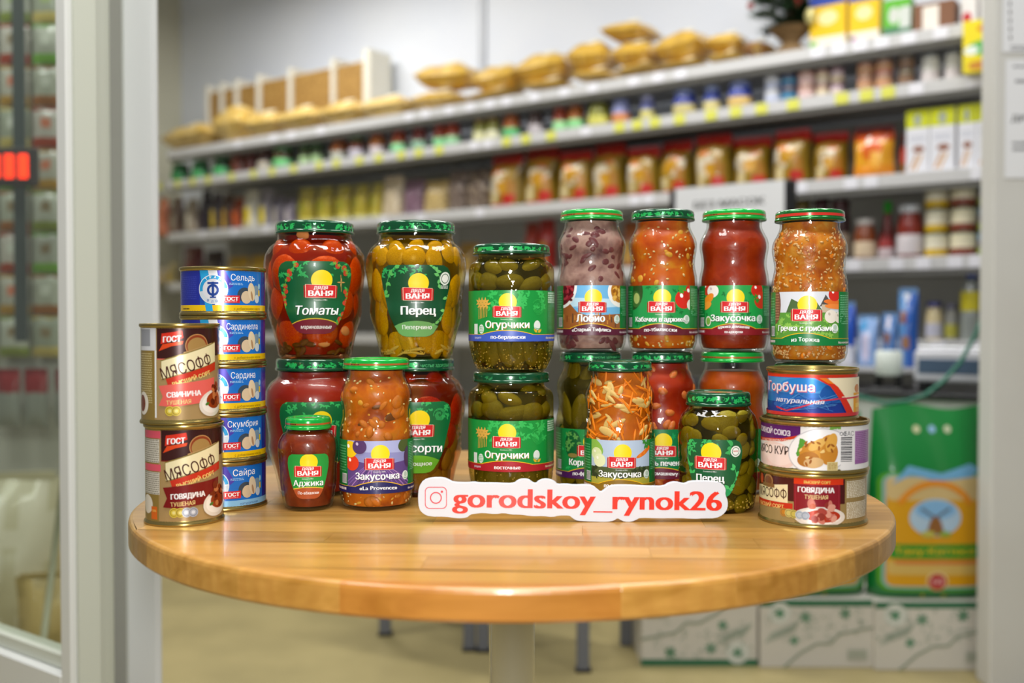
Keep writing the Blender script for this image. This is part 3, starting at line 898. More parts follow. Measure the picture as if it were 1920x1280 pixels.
def lab_pepper(c):
    tub(c, 100, 36, 39, 24, 80, 24, '#0d4a2a', ('#72b068', False), 41)
    c.floral(-38, 88, 10, 100, 14, '#2fa858', 4)
    vine(c, curve(-22, 98, -34, 66, -4), '#58b85c'); vine(c, curve(16, 98, 24, 80, 4), '#6ac06a'); vine(c, curve(36, 66, 22, 38, 4), '#7ac86a')
    c.ell(31.5, 86, 6.2, 7, '#e6ece4'); c.ell(31.5, 86, 4.6, 5.2, '#0d4a2a'); c.ell(31.5, 86, 3.9, 4.4, '#eef0ea'); c.lines(27, 75, 36, 79, 3, '#dfe8df')
    brand(c, 1.5, 70, 1.12)
    c.text('Перец', 2.5, 47.5, 9.0, '#ffffff', width=38, bold=.035, shadow='#06301a')
    c.text('Пеперчино', 1, 32, 4.6, '#ffffff', width=35, bold=.02)
def lab_assorti(c):
    tub(c, 104, 36, 40, 24, 84, 27, '#0f6a38', ('#6ab42c', False), 47)
    c.floral(-38, 86, 38, 104, 20, '#35b05c', 4)
    for i in range(6): c.ring(25, 90, 1.5 + i, 2 + i, '#3cb864', i, i + 4.6, 14)
    brand(c, 3, 74, 1.12)
    c.text('Ассорти', 4, 50.5, 9, '#ffffff', width=52, bold=.02, rot=-.04, shadow='#0a3a1e')
    c.text('овощное', 4, 35.5, 4.6, '#ffffff', width=30, bold=.02)
def lab_sauce(c):
    tub(c, 104, 36, 40, 24, 84, 27, '#0f6a38', ('#8a1c24', True), 43)
    c.floral(-38, 80, 38, 104, 22, '#35b05c', 4)
    brand(c, 5, 73, 1.12)
def lab_jalapeno(c):
    tub(c, 75, 28, 30, 21, 62, 17, '#0d5a30', ('#1a9a5a', False), 28)
    c.floral(-28, 62, 10, 75, 16, '#35b05c', 3.6)
    vine(c, curve(-24, 70, -22, 40, -5), '#3ab85c'); vine(c, curve(14, 74, 16, 60, 3, 5), '#3aa858'); vine(c, curve(22, 46, 16, 26, 4), '#48c068')
    c.ell(22.5, 63.5, 5.2, 5.6, '#e6ece4'); c.ell(22.5, 63.5, 3.9, 4.2, '#0d5a30'); c.ell(22.5, 63.5, 3.3, 3.6, '#eef0ea'); c.text('МЯМ', 22.5, 63, 1.5, '#c83a3a')
    brand(c, -3, 52, 1.05)
    c.text('Перец', -3, 33, 7, '#ffffff', width=28, bold=.035, shadow='#06301a'); c.text('Халапеньо', -2, 21.5, 3.6, '#ffffff', width=24, bold=.02)
def lab_small(c):
    tub(c, 59, 20.5, 22, 15, 50, 13.5, '#1f9a3e', ('#b5532a', True), 25)
    brand(c, -.5, 42, .92)
    c.text('Аджика', 0, 26.8, 6.0, '#ffffff', width=31, bold=.02, rot=.0, shadow='#0f5a28')
    c.text('По-абхазски', 0, 18.2, 3.0, '#ffffff', width=22, bold=.01)
def wrapC(c, sub, band):
    c.clipper = rect_clip(-115, 33.5, 115, 87.5)
    c.rect(-115, 33.5, 115, 87.5, '#15923c')
    c.floral(-24, 66, 40, 87, 40, '#35b857', 5)
    for i in range(5): c.ring(30, 70, 2 + i * 1.4, 2.5 + i * 1.4, '#30b050', i * 1.1, i * 1.1 + 4.5, 14)
    c.rect(44, 33.5, 115, 87.5, '#0f7f36'); c.lines(46, 46, 66, 72, 20, '#3a9a58', .5); c.lines(46, 74, 66, 86, 5, '#bfe0c6', .7)
    for i in range(6):
        x = -39 + i * 2.3
        c.stroke([(x, 57 + i * .5), (x + .6, 74 - (i % 2) * 3)], .9, '#c8963a'); c.multi([c.leaf(x + .6, 75 - (i % 2) * 3, 5.5, 1.1, k * 1.05 + .5) for k in range(5)], '#d8a848')
    c.ell(-35, 46.5, 3.6, 5, '#d6e8d8'); c.lines(-37.5, 43, -32.5, 50, 4, '#7ab08a'); c.rect(-47, 39, -41, 52, '#dfe4df')
    brand(c, -5, 65.5, 1.0)
    arch_band(c, -34, 24, 33.5, 40.8, 45.2, band)
    c.ell(29, 50.5, 4.2, 5.2, '#dfe9e2'); c.multi([c.leaf(30, 43, 6, 1.6, .6), c.leaf(29, 43, 6, 1.6, 2.4)], '#d8b02c'); c.text('Вкусно', 31, 46, 2, '#3a9a58')
    c.text('Огурчики', -5, 47.8, 7.6, '#ffffff', width=48, bold=.025, shadow='#c8952c')
    c.text(sub, -4, 36.3, 3.9, '#ffffff', width=3.1 * len(sub), bold=.03)
    c.text('без консервантов', 42, 36, 2.4, '#f2e8c0', align=0); c.text('рецепт', -46, 36.3, 2.4, '#e0e0f0', align=0)
# ---- what is inside the jars
CM = {
    'tomato': content_mat('tomato_brine', ['#701c04', '#862604', '#9a3206'], 20, 0.1),  # brine darkened, so the shading between tomatoes sits in its colour
    'pepper': content_mat('pepper_brine', ['#5c4806', '#705a08', '#846c0c'], 24, 0.1),
    'olive': content_mat('pickle_brine', ['#2c2a08', '#3e3a0a', '#524c10'], 30, 0.1),
    'red': content_mat('tomato_sauce', ['#7c1a0a', '#8a1f0c', '#962610'], 16, 0.1),
    'assorti': content_mat('assorted_brine', ['#5a1c0c', '#7a2c12', '#6a4a14'], 22, 0.1),
    'lobio': content_mat('bean_paste', ['#5a3a3c', '#8e6a62', '#a8857a', '#937066'], 45, 0.6),
    'kabachki': content_mat('marrow_in_adjika', ['#a83a04', '#ba4e06', '#c4600a', '#cc8a18'], 40, 0.5),
    'adjika': content_mat('home_adjika', ['#842204', '#922a06', '#9e340a'], 60, 0.35),
    'grechka': content_mat('buckwheat_stew', ['#984404', '#b25c06', '#c07010', '#c89038'], 60, 0.6),
    'provence': content_mat('vegetable_ragout', ['#8a3804', '#ac5006', '#c0640a', '#b06c0e'], 42, 0.6),
    'carrot': content_mat('carrot_salad_juice', ['#b05408', '#c4660c', '#d47a14'], 50, 0.4),
    'bean': content_mat('bean_tomato_sauce', ['#801804', '#962206', '#a83008'], 30, 0.3),
    'orange': content_mat('orange_adjika', ['#983806', '#a84608', '#b2540c'], 50, 0.3),
    'brown': content_mat('brown_adjika', ['#601c08', '#74260a', '#84300e'], 70, 0.3),
}
def fill_tomato(b, rf, R):
    k = 0
    for z, n, o, rr in ((.030, 6, .2, .0165), (.062, 6, .72, .0195), (.092, 6, .25, .0205), (.1145, 7, .5, .0135)):
        for i in range(n):
            a = o + i * 6.283 / n
            p = wall_pt(lambda q: min(rf(q), rf(q + rr * .55)), a, z, rr * .62); piece('tomato', b, p, (rr * 1.08, rr * .6, rr * 1.15), (0, 0, a), 'tomato', k); k += 1
    for a, z in ((-.35, .1335), (.25, .018), (.9, .03)): piece('garlic', b, wall_pt(rf, a, z, .002), (.008, .0024, .0045), (0, .2, a), 'garlic_clove', 1)
    for i in range(22): 
        a = R.uniform(-1.5, 1.5); z = .005 + .014 * R.random(); piece('herb', b, wall_pt(rf, a, z, .0015), (R.uniform(.004, .008), .002, R.uniform(.002, .004)), (0, R.uniform(-.8, .8), a), 'herb_sprig', i)
def fill_pepper(b, rf, R):
    tall_pieces('pepperoni', b, rf, R, .012, .066, .0115, .026, 11, 2, .35)
    tall_pieces('pepperoni', b, rf, R, .064, .094, .0125, .024, 11, 1, .4); tall_pieces('pepperoni', b, rf, R, .096, .118, .0115, .013, 12, 1, .7); tall_pieces('pepperoni', b, rf, R, .116, .124, .009, .010, 10, 1, .9)
    for i in range(14):
        a = R.uniform(-1.4, 1.4); piece('garlic', b, wall_pt(rf, a, .006 + .006 * R.random(), .0012), (.008, .0015, .0016), (0, R.uniform(-.5, .5), a), 'garlic_sliver', i)
    speckle('seeds', b, rf, (.005, .012), 60, .0009, PM['seed'], R)
def fill_gherkin(b, rf, R):
    tall_pieces('gherkin', b, rf, R, .014, .066, .0105, .021, 13, 2, .3); tall_pieces('gherkin', b, rf, R, .088, .104, .0175, .0105, 8, 1, .35); tall_pieces('gherkin2', b, rf, R, .104, .122, .013, .008, 8, 1, .5)
    speckle('seeds', b, rf, (.004, .03, 2.6), 190, .00085, PM['seed'], R, 1.8, 1.0, .0016); speckle('seeds', b, rf, (.112, .124), 24, .0008, PM['seed'], R, 1.4, 1.0, .0016)
def fill_korn(b, rf, R):
    tall_pieces('gherkin2', b, rf, R, .010, .070, .0090, .020, 11, 2, .3); tall_pieces('gherkin', b, rf, R, .076, .142, .0092, .020, 10, 2, .5)
def fill_slices(b, rf, R):
    k = 0
    for row in range(6):
        for i in range(9):
            a = -2.4 + 4.8 * (i + R.uniform(.1, .9)) / 9; z = .012 + row * .0165 + R.uniform(-.004, .004); rr = R.uniform(.009, .0155)
            r = rf(z) - .003 - rr * .3
            piece('slice', b, (r * math.sin(a), -r * math.cos(a), z), (rr, rr * .33, rr * R.uniform(.45, 1.0)), (R.uniform(-.4, .4), R.uniform(-.7, .7), a), 'pepper_slice', k); k += 1
    speckle('seeds', b, rf, (.004, .014, 1.5), 70, .0011, PM['seed'], R, 1.7, 1.1, .0016)
def fill_assorti(b, rf, R):
    k = 0
    for z, n, o, rr in ((.092, 6, .3, .020), (.1195, 6, .7, .0145), (.066, 6, .0, .016)):
        for i in range(n):
            a = o + i * 6.283 / n; piece('tomato_red', b, wall_pt(lambda q: min(rf(q), rf(q + rr * .55)), a, z, rr * .62), (rr * 1.05, rr * .6, rr * 1.08), (0, 0, a), 'tomato', k); k += 1
    tall_pieces('gherkin2', b, rf, R, .008, .075, .0095, .018, 11, 3, .6)
def fill_lobio(b, rf, R):
    for i in range(54):
        a = R.uniform(-1.9, 1.9); z = R.choice((R.uniform(.006, .018), R.uniform(.075, .136), R.uniform(.075, .136)))
        piece('bean', b, wall_pt(rf, a, z, .0012), (R.uniform(.004, .0085), .0018, R.uniform(.003, .0055)), (0, R.uniform(-1, 1), a), 'bean', i)
def fill_bits(kind, n, s0, s1, zs, extra=0, seed='seed', d=.0012):
    def f(b, rf, R):
        for i in range(n):
            a = R.uniform(-1.9, 1.9); z = R.uniform(*R.choice(zs))
            s = R.uniform(s0, s1); piece(kind, b, wall_pt(rf, a, z, d), (s, s * .35 + .0006, s * R.uniform(.5, .9)), (0, R.uniform(-1.5, 1.5), a), 'vegetable_chunk', i)
        if extra: 
            for z in zs: speckle('seeds', b, rf, z, extra // len(zs), .0011, PM[seed], R, 1.9, 1.7, .0022)
    return f
ZS = [(.006, .018), (.074, .138), (.074, .138)]
fill_kab = fill_bits('chunk', 26, .0025, .0055, ZS, 110)
fill_gre = fill_bits('carrot', 16, .002, .005, ZS, 420, 'grain')
def fill_prov(b, rf, R):
    fill_bits('chunk', 20, .002, .0045, ZS, 60)(b, rf, R)
    fill_bits('ragout', 26, .003, .008, ZS, d=.0005)(b, rf, R)
    for a, z, s in ((.55, .098, .011), (.0, .108, .006), (-.5, .09, .005)): piece('aubergine', b, wall_pt(rf, a, z, .001), (s, .0022, s * .42), (0, -.2, a), 'aubergine_piece', 1)
def fill_car(b, rf, R):
    for i in range(170):
        a = R.uniform(-2, 2); z = R.uniform(.02, .138); L = R.uniform(.007, .016)
        piece('carrot', b, wall_pt(rf, a, z, .0004 + R.uniform(0, .0026)), (L, .0010, .0014), (R.uniform(-.2, .2), R.uniform(-1.5, 1.5), a), 'carrot_shred', i)
    for i in range(40):
        a = R.uniform(-1.8, 1.8); z = R.uniform(.07, .138); s = R.uniform(.004, .009)
        piece('cabbage', b, wall_pt(rf, a, z, .0012), (s * 1.2, .0012, s * R.uniform(.25, .5)), (0, R.uniform(-1.5, 1.5), a), 'pale_vegetable_piece', i)
def fill_bean(b, rf, R):
    for i in range(70):
        a = R.uniform(-2, 2); z = R.uniform(.006, .142)
        piece('bakedbean', b, wall_pt(rf, a, z, .0022), (.0062, .0042, .0042), (0, R.uniform(-1.5, 1.5), a), 'bean', i)
G1 = 'preserve jars on the round table'
ZT = TT
# lower back row, then the jars stacked on it
KB, KW = 1.0175, 1.01
YB, YP, YW = 1.165, 1.135, 1.172
hB = JK['amphora'][3] * KB; hP = JK['pickle'][3]; hW = JK['waist'][3] * KW
jar('amphora', 'big-bellied jar of smooth red tomato sauce under the whole-tomato jar', 591, YB, ZT, CM['red'], .99, 'floral', lab_sauce, None, k=KB, seed=21)
jar('amphora', 'big-bellied jar of mixed tomatoes and cucumbers with light green label band', 779, YB, ZT, CM['assorti'], .97, 'text', lab_assorti, fill_assorti, k=KB, seed=22, inset=.0078, tint='assorti')
jar('pickle', 'cylindrical gherkin jar with red label band, lower of two', 958, YP, ZT, CM['olive'], .93, 'plain', lambda c: wrapC(c, 'восточные', '#b01c2a'), fill_gherkin, seed=23, inset=.0078, tint='olive')
jar('waist', 'waisted jar of cornichons with purple label band behind the carrot salad', 1107, YW, ZT, CM['olive'], .97, 'text', lambda c: wrapA(c, 'Корнишоны', 'по-французски', '#4a1c58', bg_korn, 46), fill_korn, k=KW, seed=24, inset=.0078, tint='olive')
jar('waist', 'waisted jar of baked beans in tomato sauce behind the white sign', 1241, YW, ZT, CM['bean'], .99, 'floral', lambda c: wrapA(c, 'Фасоль печеная', 'по-домашнему', '#6a1c34', bg_bean, 56, 6), fill_bean, k=KW, seed=25)
jar('waist', 'waisted jar of orange adjika with bright green lid behind jalapeno jar', 1373, YW, ZT, CM['orange'], .93, 'bright', lambda c: wrapA(c, 'Аджика', 'острая', '#8a1c24', bg_green, 32), None, k=KW, seed=26)
jar('waist', 'dark-lidded jar almost hidden behind the stack of three wide tins', 1511, 1.105, ZT, CM['olive'], .95, 'plain', None, None, seed=27, k=.945)
jar('amphora', 'big-bellied jar of whole orange tomatoes with dark green label', 591, YB, ZT + hB, CM['tomato'], .985, 'floral', lab_tomato, fill_tomato, k=KB, seed=31, inset=.0078, tint='tomato')
jar('amphora', 'big-bellied jar of yellow pickled peppers', 780.5, YB, ZT + hB, CM['pepper'], .98, 'floral', lab_pepper, fill_pepper, k=KB, seed=32, inset=.0078, tint='pepper')
jar('pickle', 'cylindrical gherkin jar with blue label band, upper of two', 959, YP, ZT + hP, CM['olive'], .95, 'floral', lambda c: wrapC(c, 'по-берлински', '#3c5cc0'), fill_gherkin, seed=33, inset=.0078, tint='olive')
jar('waist', 'waisted jar of greyish purple bean paste with sky blue label', 1109, YW, ZT + hW, CM['lobio'], .99, 'bright', lambda c: wrapA(c, 'Лобио', '«Старый Тифлис»', '#5a1a34', bg_lobio, 31, 8.0), fill_lobio, k=KW, seed=34)
jar('waist', 'waisted jar of marrow chunks in orange sauce with patterned lid', 1242, YW, ZT + hW, CM['kabachki'], .99, 'floral', lambda c: wrapA(c, 'Кабачки в аджике', 'по-тбилисски', '#641c2c', bg_kabachki, 58, 5.4), fill_kab, rot=-.06, k=KW, seed=35)
jar('waist', 'waisted jar of smooth red-brown adjika with bright green striped lid', 1375.5, YW, ZT + hW, CM['adjika'], .99, 'bright', lambda c: wrapA(c, 'Закусочка', 'аджика домашняя', '#8e1a26', bg_adjika, 50, 7.2, 'по-аджарски'), None, k=KW, seed=36)
jar('waist', 'waisted jar of buckwheat stew with metallic red-striped lid on top of tins', 1517, 1.105, ZT + JK['waist'][3] * .945, CM['grechka'], .99, 'metal', lambda c: wrapA(c, 'Гречка с грибами', 'из Торжка', '#0f7a3a', bg_grechka, 58, 5.8), fill_gre, rot=-.1, k=1.03, seed=37)
# front row
jar('small', 'smallest jar, brown adjika with green and orange label', 577, 1.066, ZT, CM['brown'], .98, 'bright', lab_small, None, seed=41)
jar('waist', 'waisted jar of chunky orange vegetables with purple lavender label', 705.5, 1.078, ZT, CM['provence'], .99, 'bright', lambda c: wrapA(c, 'Закусочка', '«La Provence»', '#1c1f5c', bg_provence, 46, 7), fill_prov, rot=.05, k=.985, seed=42)
jar('waist', 'waisted jar of orange carrot and cabbage salad with patterned lid', 1162, 1.095, ZT, CM['carrot'], .99, 'floral', lambda c: wrapA(c, 'Закусочка', 'по-домашнему', '#8a6a1c', bg_carrot, 47, 7), fill_car, rot=.04, k=.965, seed=43, inset=.0052)
jar('squat', 'squat wide jar of green jalapeno slices right of the sign', 1347, 1.064, ZT, CM['olive'], .95, 'floral', lab_jalapeno, fill_slices, rot=-.12, seed=44, inset=.0078, tint='olive')
# ================================================================ tins
GOLD = mat('gold_lacquered_tin', '#b09a5a', 0.24, 0.9)
def tin(label, px, Y, z, r, h, body, fn, rot=0.0, name='food_tin', group='food tins on the round table', side=None):
    x = X_at(px, Y)
    t = thing(name, label, 'tin', (x, Y, z), face_cam(x, Y) + rot, group)
    b = .0022
    prof = [(r - .004, .0012), (r - .0022, .0), (r - .0004, .0004), (r, .0016), (r - .0005, .003), (r - .0016, .0042), (r - .0018, .006), (r - .0018, h - .006), (r - .0016, h - .0042)]
    lathe('body', [(0, .0026), (r - .006, .0026)] + prof, GOLD, t, 80)
    lathe('lid', [(r - .0016, h - .0042), (r - .0004, h - .0032), (r, h - .0018), (r - .0003, h - .0005), (r - .0013, h), (r - .0024, h - .0006), (r - .003, h - .0036),
                  (r - .006, h - .0040), (r - .010, h - .0032), (r - .014, h - .0038), (0, h - .0038)], GOLD, t, 80)
    c = Cv(int(px)); fn(c)
    rr = (r - .0018) * 1000
    c.build('label', on_round(lambda zz: r - .0018, rr), PRINTM, t, du=2.0, off0=.1, step=.045)
    return t
def fish_label(name, nw, sub, yb, tx):
    def f(c):
        c.clipper = rect_clip(-132, 3.6, 132, 45.4)
        c.rect(-132, 3.6, 132, 45.4, '#1c55b4'); c.rect(-132, 10.4, -24, 45.4, '#25309a'); c.rect(2, 10.4, 46, 45.4, '#1c70cc'); c.poly([(-6, 45.4), (2, 45.4), (10, 30), (2, 24)], '#4a3cae', True)
        c.rect(46, 10.4, 132, 45.4, '#25309a'); c.lines(-52, 16, -28, 40, 12, '#3a46b0', .4)
        c.rect(-132, 3.6, 132, 10.4, yb)
        c.poly([(-24, 45.4), (-15, 45.4), (-10, 3), (-17, 3)], '#2aa4e0', True); c.poly([(-15, 45.4), (-6, 45.4), (0, 10.4), (-8, 10.4)], '#e8ecf2', True)
        c.ell(-10, 26.3, 14.8, 14.8, '#e9edf2', n=40); c.ring(-10, 26.3, 10.6, 14.0, '#2a9ed8', .1, 3.3); c.ring(-10, 26.3, 10.6, 14.0, '#cfdbe6', 3.3, 6.3)
        for i, ch in enumerate('ТРАЛ'): a = 2.15 - i * .38; c.text(ch, -10 + 11.2 * math.cos(a), 26.3 + 11.2 * math.sin(a), 2.4, '#ffffff', rot=a - 1.57, bold=.03)
        for i, ch in enumerate('ФЛОТ'): a = -2.0 + i * .36; c.text(ch, -10 + 13.4 * math.cos(a), 26.3 + 13.4 * math.sin(a), 2.2, '#3a5ab0', rot=a + 1.57, bold=.02)
        c.ell(-10, 26.3, 10.4, 10.4, '#dcdde6', n=36)
        c.ring(-10, 25.6, 3.6, 6.0, '#1c3f90', n=24); c.rect(-11.2, 18.2, -8.8, 34, '#1c3f90'); c.rect(-15.5, 31.6, -4.5, 33.6, '#1c3f90'); c.rect(-13, 17.6, -7, 19, '#1c3f90')
        c.text(name, 21, 35.4, 6.6, '#ffffff', width=nw, bold=.0)
        c.lines(6, 30.5, 20, 33.2, 2, '#9cc8f0', .5)
        c.ell(22, 21, 8, 7.5, '#3c4a58'); c.ell(37, 23, 6, 8, '#7a96ac'); c.ell(24, 18.5, 6, 6.5, '#d9c3a2'); c.ell(30.5, 24, 4.6, 9.4, '#e2cfae', .12); c.ell(30.8, 20, 1.3, 5, '#b08a66', .2); c.ell(38, 17, 3.4, 4.4, '#c8d4dc')
        c.rect(40.5, 20, 43, 26, '#e0c428'); c.ell(42, 30, 1.6, 3, '#9cd4e8')
        c.rect(-1, 12.6, 16.5, 20.2, '#d5262e'); c.text('ГОСТ', 7.7, 14.9, 3.8, '#ffffff', width=14, bold=.05); c.lines(2, 13.2, 14, 14.2, 1, '#f0a0a4', .6)
        c.text(sub, 27, 5.6, 2.5, tx, width=min(33, 2.0 * len(sub)), bold=.0); c.lines(-50, 5.5, -38, 8, 1, tx, .6)
    return f
YF, RF = 1.084, .0443
fz = TT; fh = .0497
for nm, nw, sub, yb, tx, word in (('Сайра', 25, 'натуральная', '#8cc4ea', '#2a4a90', 'pale blue banded, lowest tin of the blue fish stack'), ('Скумбрия', 35, 'с добавлением масла', '#f0c40c', '#5a4a10', 'blue fish tin second from bottom of its stack'),
                                  ('Сардина', 28, 'с добавлением масла', '#f0c40c', '#5a4a10', 'blue fish tin in the middle of its stack of five'), ('Сардинелла', 36, 'с добавлением масла', '#f0c40c', '#5a4a10', 'blue fish tin second from top, ringed emblem partly hidden'),
                                  ('Сельдь', 27, 'с добавлением масла', '#f0c40c', '#5a4a10', 'topmost blue fish tin with its whole round emblem in view')):
    tin(word, 419, YF, fz, RF, fh, GOLD, fish_label(nm, nw, sub, yb, tx), rot=.0, group='blue fish tins in a stack')
    fz += fh
def stew_label(meat, flag, silver, left):
    def f(c):
        c.clipper = rect_clip(-112, 4.6, 112, 91)
        c.rect(-112, 4.6, 112, 91, '#a98c5c'); c.rect(-112, 4.6, -25, 91, '#8f7638')
        c.poly([(-22, 62), (-22, 91), (80, 91), (80, 66)], '#3c1815', True); c.stroke([(-22, 62), (-8, 62)], 1.0, flag)
        if left:
            c.rect(-50, 70, -23, 91, '#dcdde0'); c.rect(-48, 74, -30, 90, '#9a9ca2'); c.lines(-48, 20, -28, 68, 22, '#c9b880', .5); c.rect(-24.5, 7, -22.8, 70, '#eef0ee'); c.ell(-42, 20, 9, 11, '#e8e0d0'); c.ell(-44, 20, 6, 8, '#7a3a1c')
        else:
            c.rect(-50, 83, -22.5, 90, '#e0586a'); c.rect(-50, 60, -24, 82, '#d8d2c4'); c.lines(-49, 60, -24.5, 82, 11, '#8a8474', .5); c.rect(-50, 52, -22.5, 58.5, '#e0586a'); c.rect(-50, 30, -24, 51, '#d8d2c4'); c.lines(-49, 30, -24.5, 51, 11, '#8a8474', .5)
            c.ell(-42, 20, 9, 9, '#e8e0d0'); c.rect(-35, 6.5, -27, 18.5, '#d8681c'); c.text('150%', -31, 13.5, 2.2, '#f8d060')
        c.poly([(-18, 76), (3, 82), (2, 88.5), (-17, 86)], '#d8321c', True); c.poly([(-20, 69.5), (-16, 76), (3, 79), (2, 76), (-8, 74)], '#e04a1c')
        c.text('ГОСТ', -7.5, 78.2, 5.4, '#ffffff', width=16, bold=.04, rot=.06, shear=.1)
        c.ell(16, 74.5, 11.5, 11, '#c08a52', n=30); c.ell(16, 74.5, 10.6, 10, '#8e3c1c', n=30); c.ell(16, 73.5, 9.4, 8.6, '#a8844a', n=30)
        c.poly([(3, 68.5), (33, 77), (34, 72), (4, 62.5)], '#b99462', True); c.text('ТОВАРИЩ', 19, 68.3, 2.8, '#7a5a34', width=22, rot=.27)
        c.poly([(-17.5, 42.5), (38, 58), (38, 78), (-18, 61)], '#8e7a3c', True); c.poly([(-17, 43.5), (38, 59), (38, 77), (-17.3, 60)], '#efe3b6', True)
        c.text('МЯСОФФ', 8, 49.8, 11, '#4a201a', width=50, rot=.285, bold=.006)
        c.poly([(-11, 37), (38, 51), (38, 58.5), (-13, 43.5)], '#c8321c', True); c.text('ВЫСШИЙ СОРТ', 12, 41.7, 4.0, '#f4d47a', width=38, rot=.28, bold=.03)
        c.poly([(-20, 18.5), (-16, 27), (-20, 37), (24, 42), (36, 44), (36, 22), (-8, 17.5)], flag)
        c.text(meat, 3.5, 26.8, 5.0, '#ffffff', width=31, bold=.04, rot=.05); c.text('ТУШЕНАЯ', -1.5, 19.8, 4.0, '#f0d68a', width=22, bold=.01, rot=.05)
        c.ell(34, 19.5, 17, 12.5, '#e6ded2', .2, 32); c.ell(34, 20, 14, 9.8, '#f4efe6', .2, 30); c.ell(36, 22, 11, 8, '#9a3c14')
        for i in range(16): c.ell(36 + c.R.uniform(-9, 9), 25 + c.R.uniform(-7, 13), c.R.uniform(2, 4.5), c.R.uniform(1.5, 3.5), c.R.choice(['#7a2a10', '#b85a28', '#8e3a18', '#c87a44', '#5c1c0c']), c.R.uniform(0, 3))
        c.ell(26, 19, 2.5, 1.4, '#4a7a2c', .4)
        for i in range(silver):
            x = -9.5 + i * 5.7; c.ell(x, 13.5, 4.4, 4.6, ['#d8c040', '#d0b848', '#b4bac4', '#aab0bc'][i if silver == 4 else i % 2]); c.ring(x, 13.5, 3.0, 3.5, '#7a6a20' if i < 2 else '#6a7080'); c.ell(x, 13.5, 1.6, 1.6, '#e8dc8a' if i < 2 else '#d8dce4')
    return f
YM, RM, HM = 1.0, .0377, .0955
tin('tall brown stewed meat tin with dark red flag, lower of two', 344, YM, TT, RM, HM, GOLD, stew_label('ГОВЯДИНА', '#7a1414', 4, False))
tin('tall brown stewed meat tin with pink flag, upper of two', 337.5, YM, TT + HM, RM, HM, GOLD, stew_label('СВИНИНА', '#e8665c', 2, True))
def beef_label(c):
    c.clipper = rect_clip(-155, 4.2, 155, 46.5)
    c.rect(-155, 4.2, 155, 46.5, '#9a8250'); c.poly([(-100, 24), (-100, 46.5), (31, 46.5), (31, 23)], '#4a1618', True); c.rect(-100, 4.2, -16, 24, '#a08a58')
    c.rect(-17, 41, 29, 48.5, '#e23a14'); c.rect(-17, 10, 26, 41, '#8a1828'); c.stroke([(-15.5, 12), (-15.5, 41)], .5, '#a83040'); c.stroke([(24.5, 12), (24.5, 41)], .5, '#a83040')
    c.text('ВЫСШИЙ СОРТ', 4.5, 42, 2.7, '#f4d46a', width=24, bold=.03); c.text('ГОВЯДИНА', 3.5, 33.6, 5.0, '#ffffff', width=33, bold=.04); c.text('ТУШЕНАЯ', 3.5, 27.6, 3.9, '#f0dc9a', width=21, bold=.01)
    c.poly([(-75, 21), (-23, 22), (-23, 39.5), (-75, 33)], '#efe3b6', True); c.text('МЯСОФФ', -45, 25, 9, '#4a201a', width=42, rot=.04, bold=.006)
    c.poly([(-75, 14), (-18, 17), (-18, 22), (-75, 21)], '#c8321c', True); c.text('ВЫСШИЙ СОРТ', -46, 15.6, 3.6, '#f4d47a', width=38, rot=.03, bold=.03)
    c.ell(-47, 40.5, 7, 6.5, '#a87a4a'); c.ell(-47, 40, 5.5, 5, '#7a4a2c'); c.rect(-57, 34.5, -38, 38, '#8a6238'); c.ell(-60, 41, 4, 5, '#c04a2c')
    c.ell(7, 11, 24, 9.5, '#e2dcd4', 0, 34); c.ell(7, 11.2, 20, 7.4, '#f2eee8', 0, 32); c.ell(10, 12, 16, 6, '#b0341c')
    for i in range(24): c.ell(c.R.uniform(-6, 20), c.R.uniform(8, 24), c.R.uniform(2, 5), c.R.uniform(1.6, 3.6), c.R.choice(['#a8443a', '#c8786a', '#8e3028', '#d89a88', '#b85a3c']), c.R.uniform(0, 3))
    for i in range(5):
        x = -27 + i * 5.2; cc = ['#c8842c', '#cfc070', '#c8b858', '#b8c4d0', '#b0bccc'][i]; c.ell(x, 13 - i * .3, 4, 4, cc); c.ring(x, 13 - i * .3, 2.6, 3.1, '#7a7048' if i < 3 else '#8090a0')
    c.rect(33, 8, 66, 44, '#9a8250'); c.lines(33, 28, 64, 44, 11, '#e6dfca', .72); c.lines(33, 8.5, 64, 24, 11, '#e6dfca', .72)
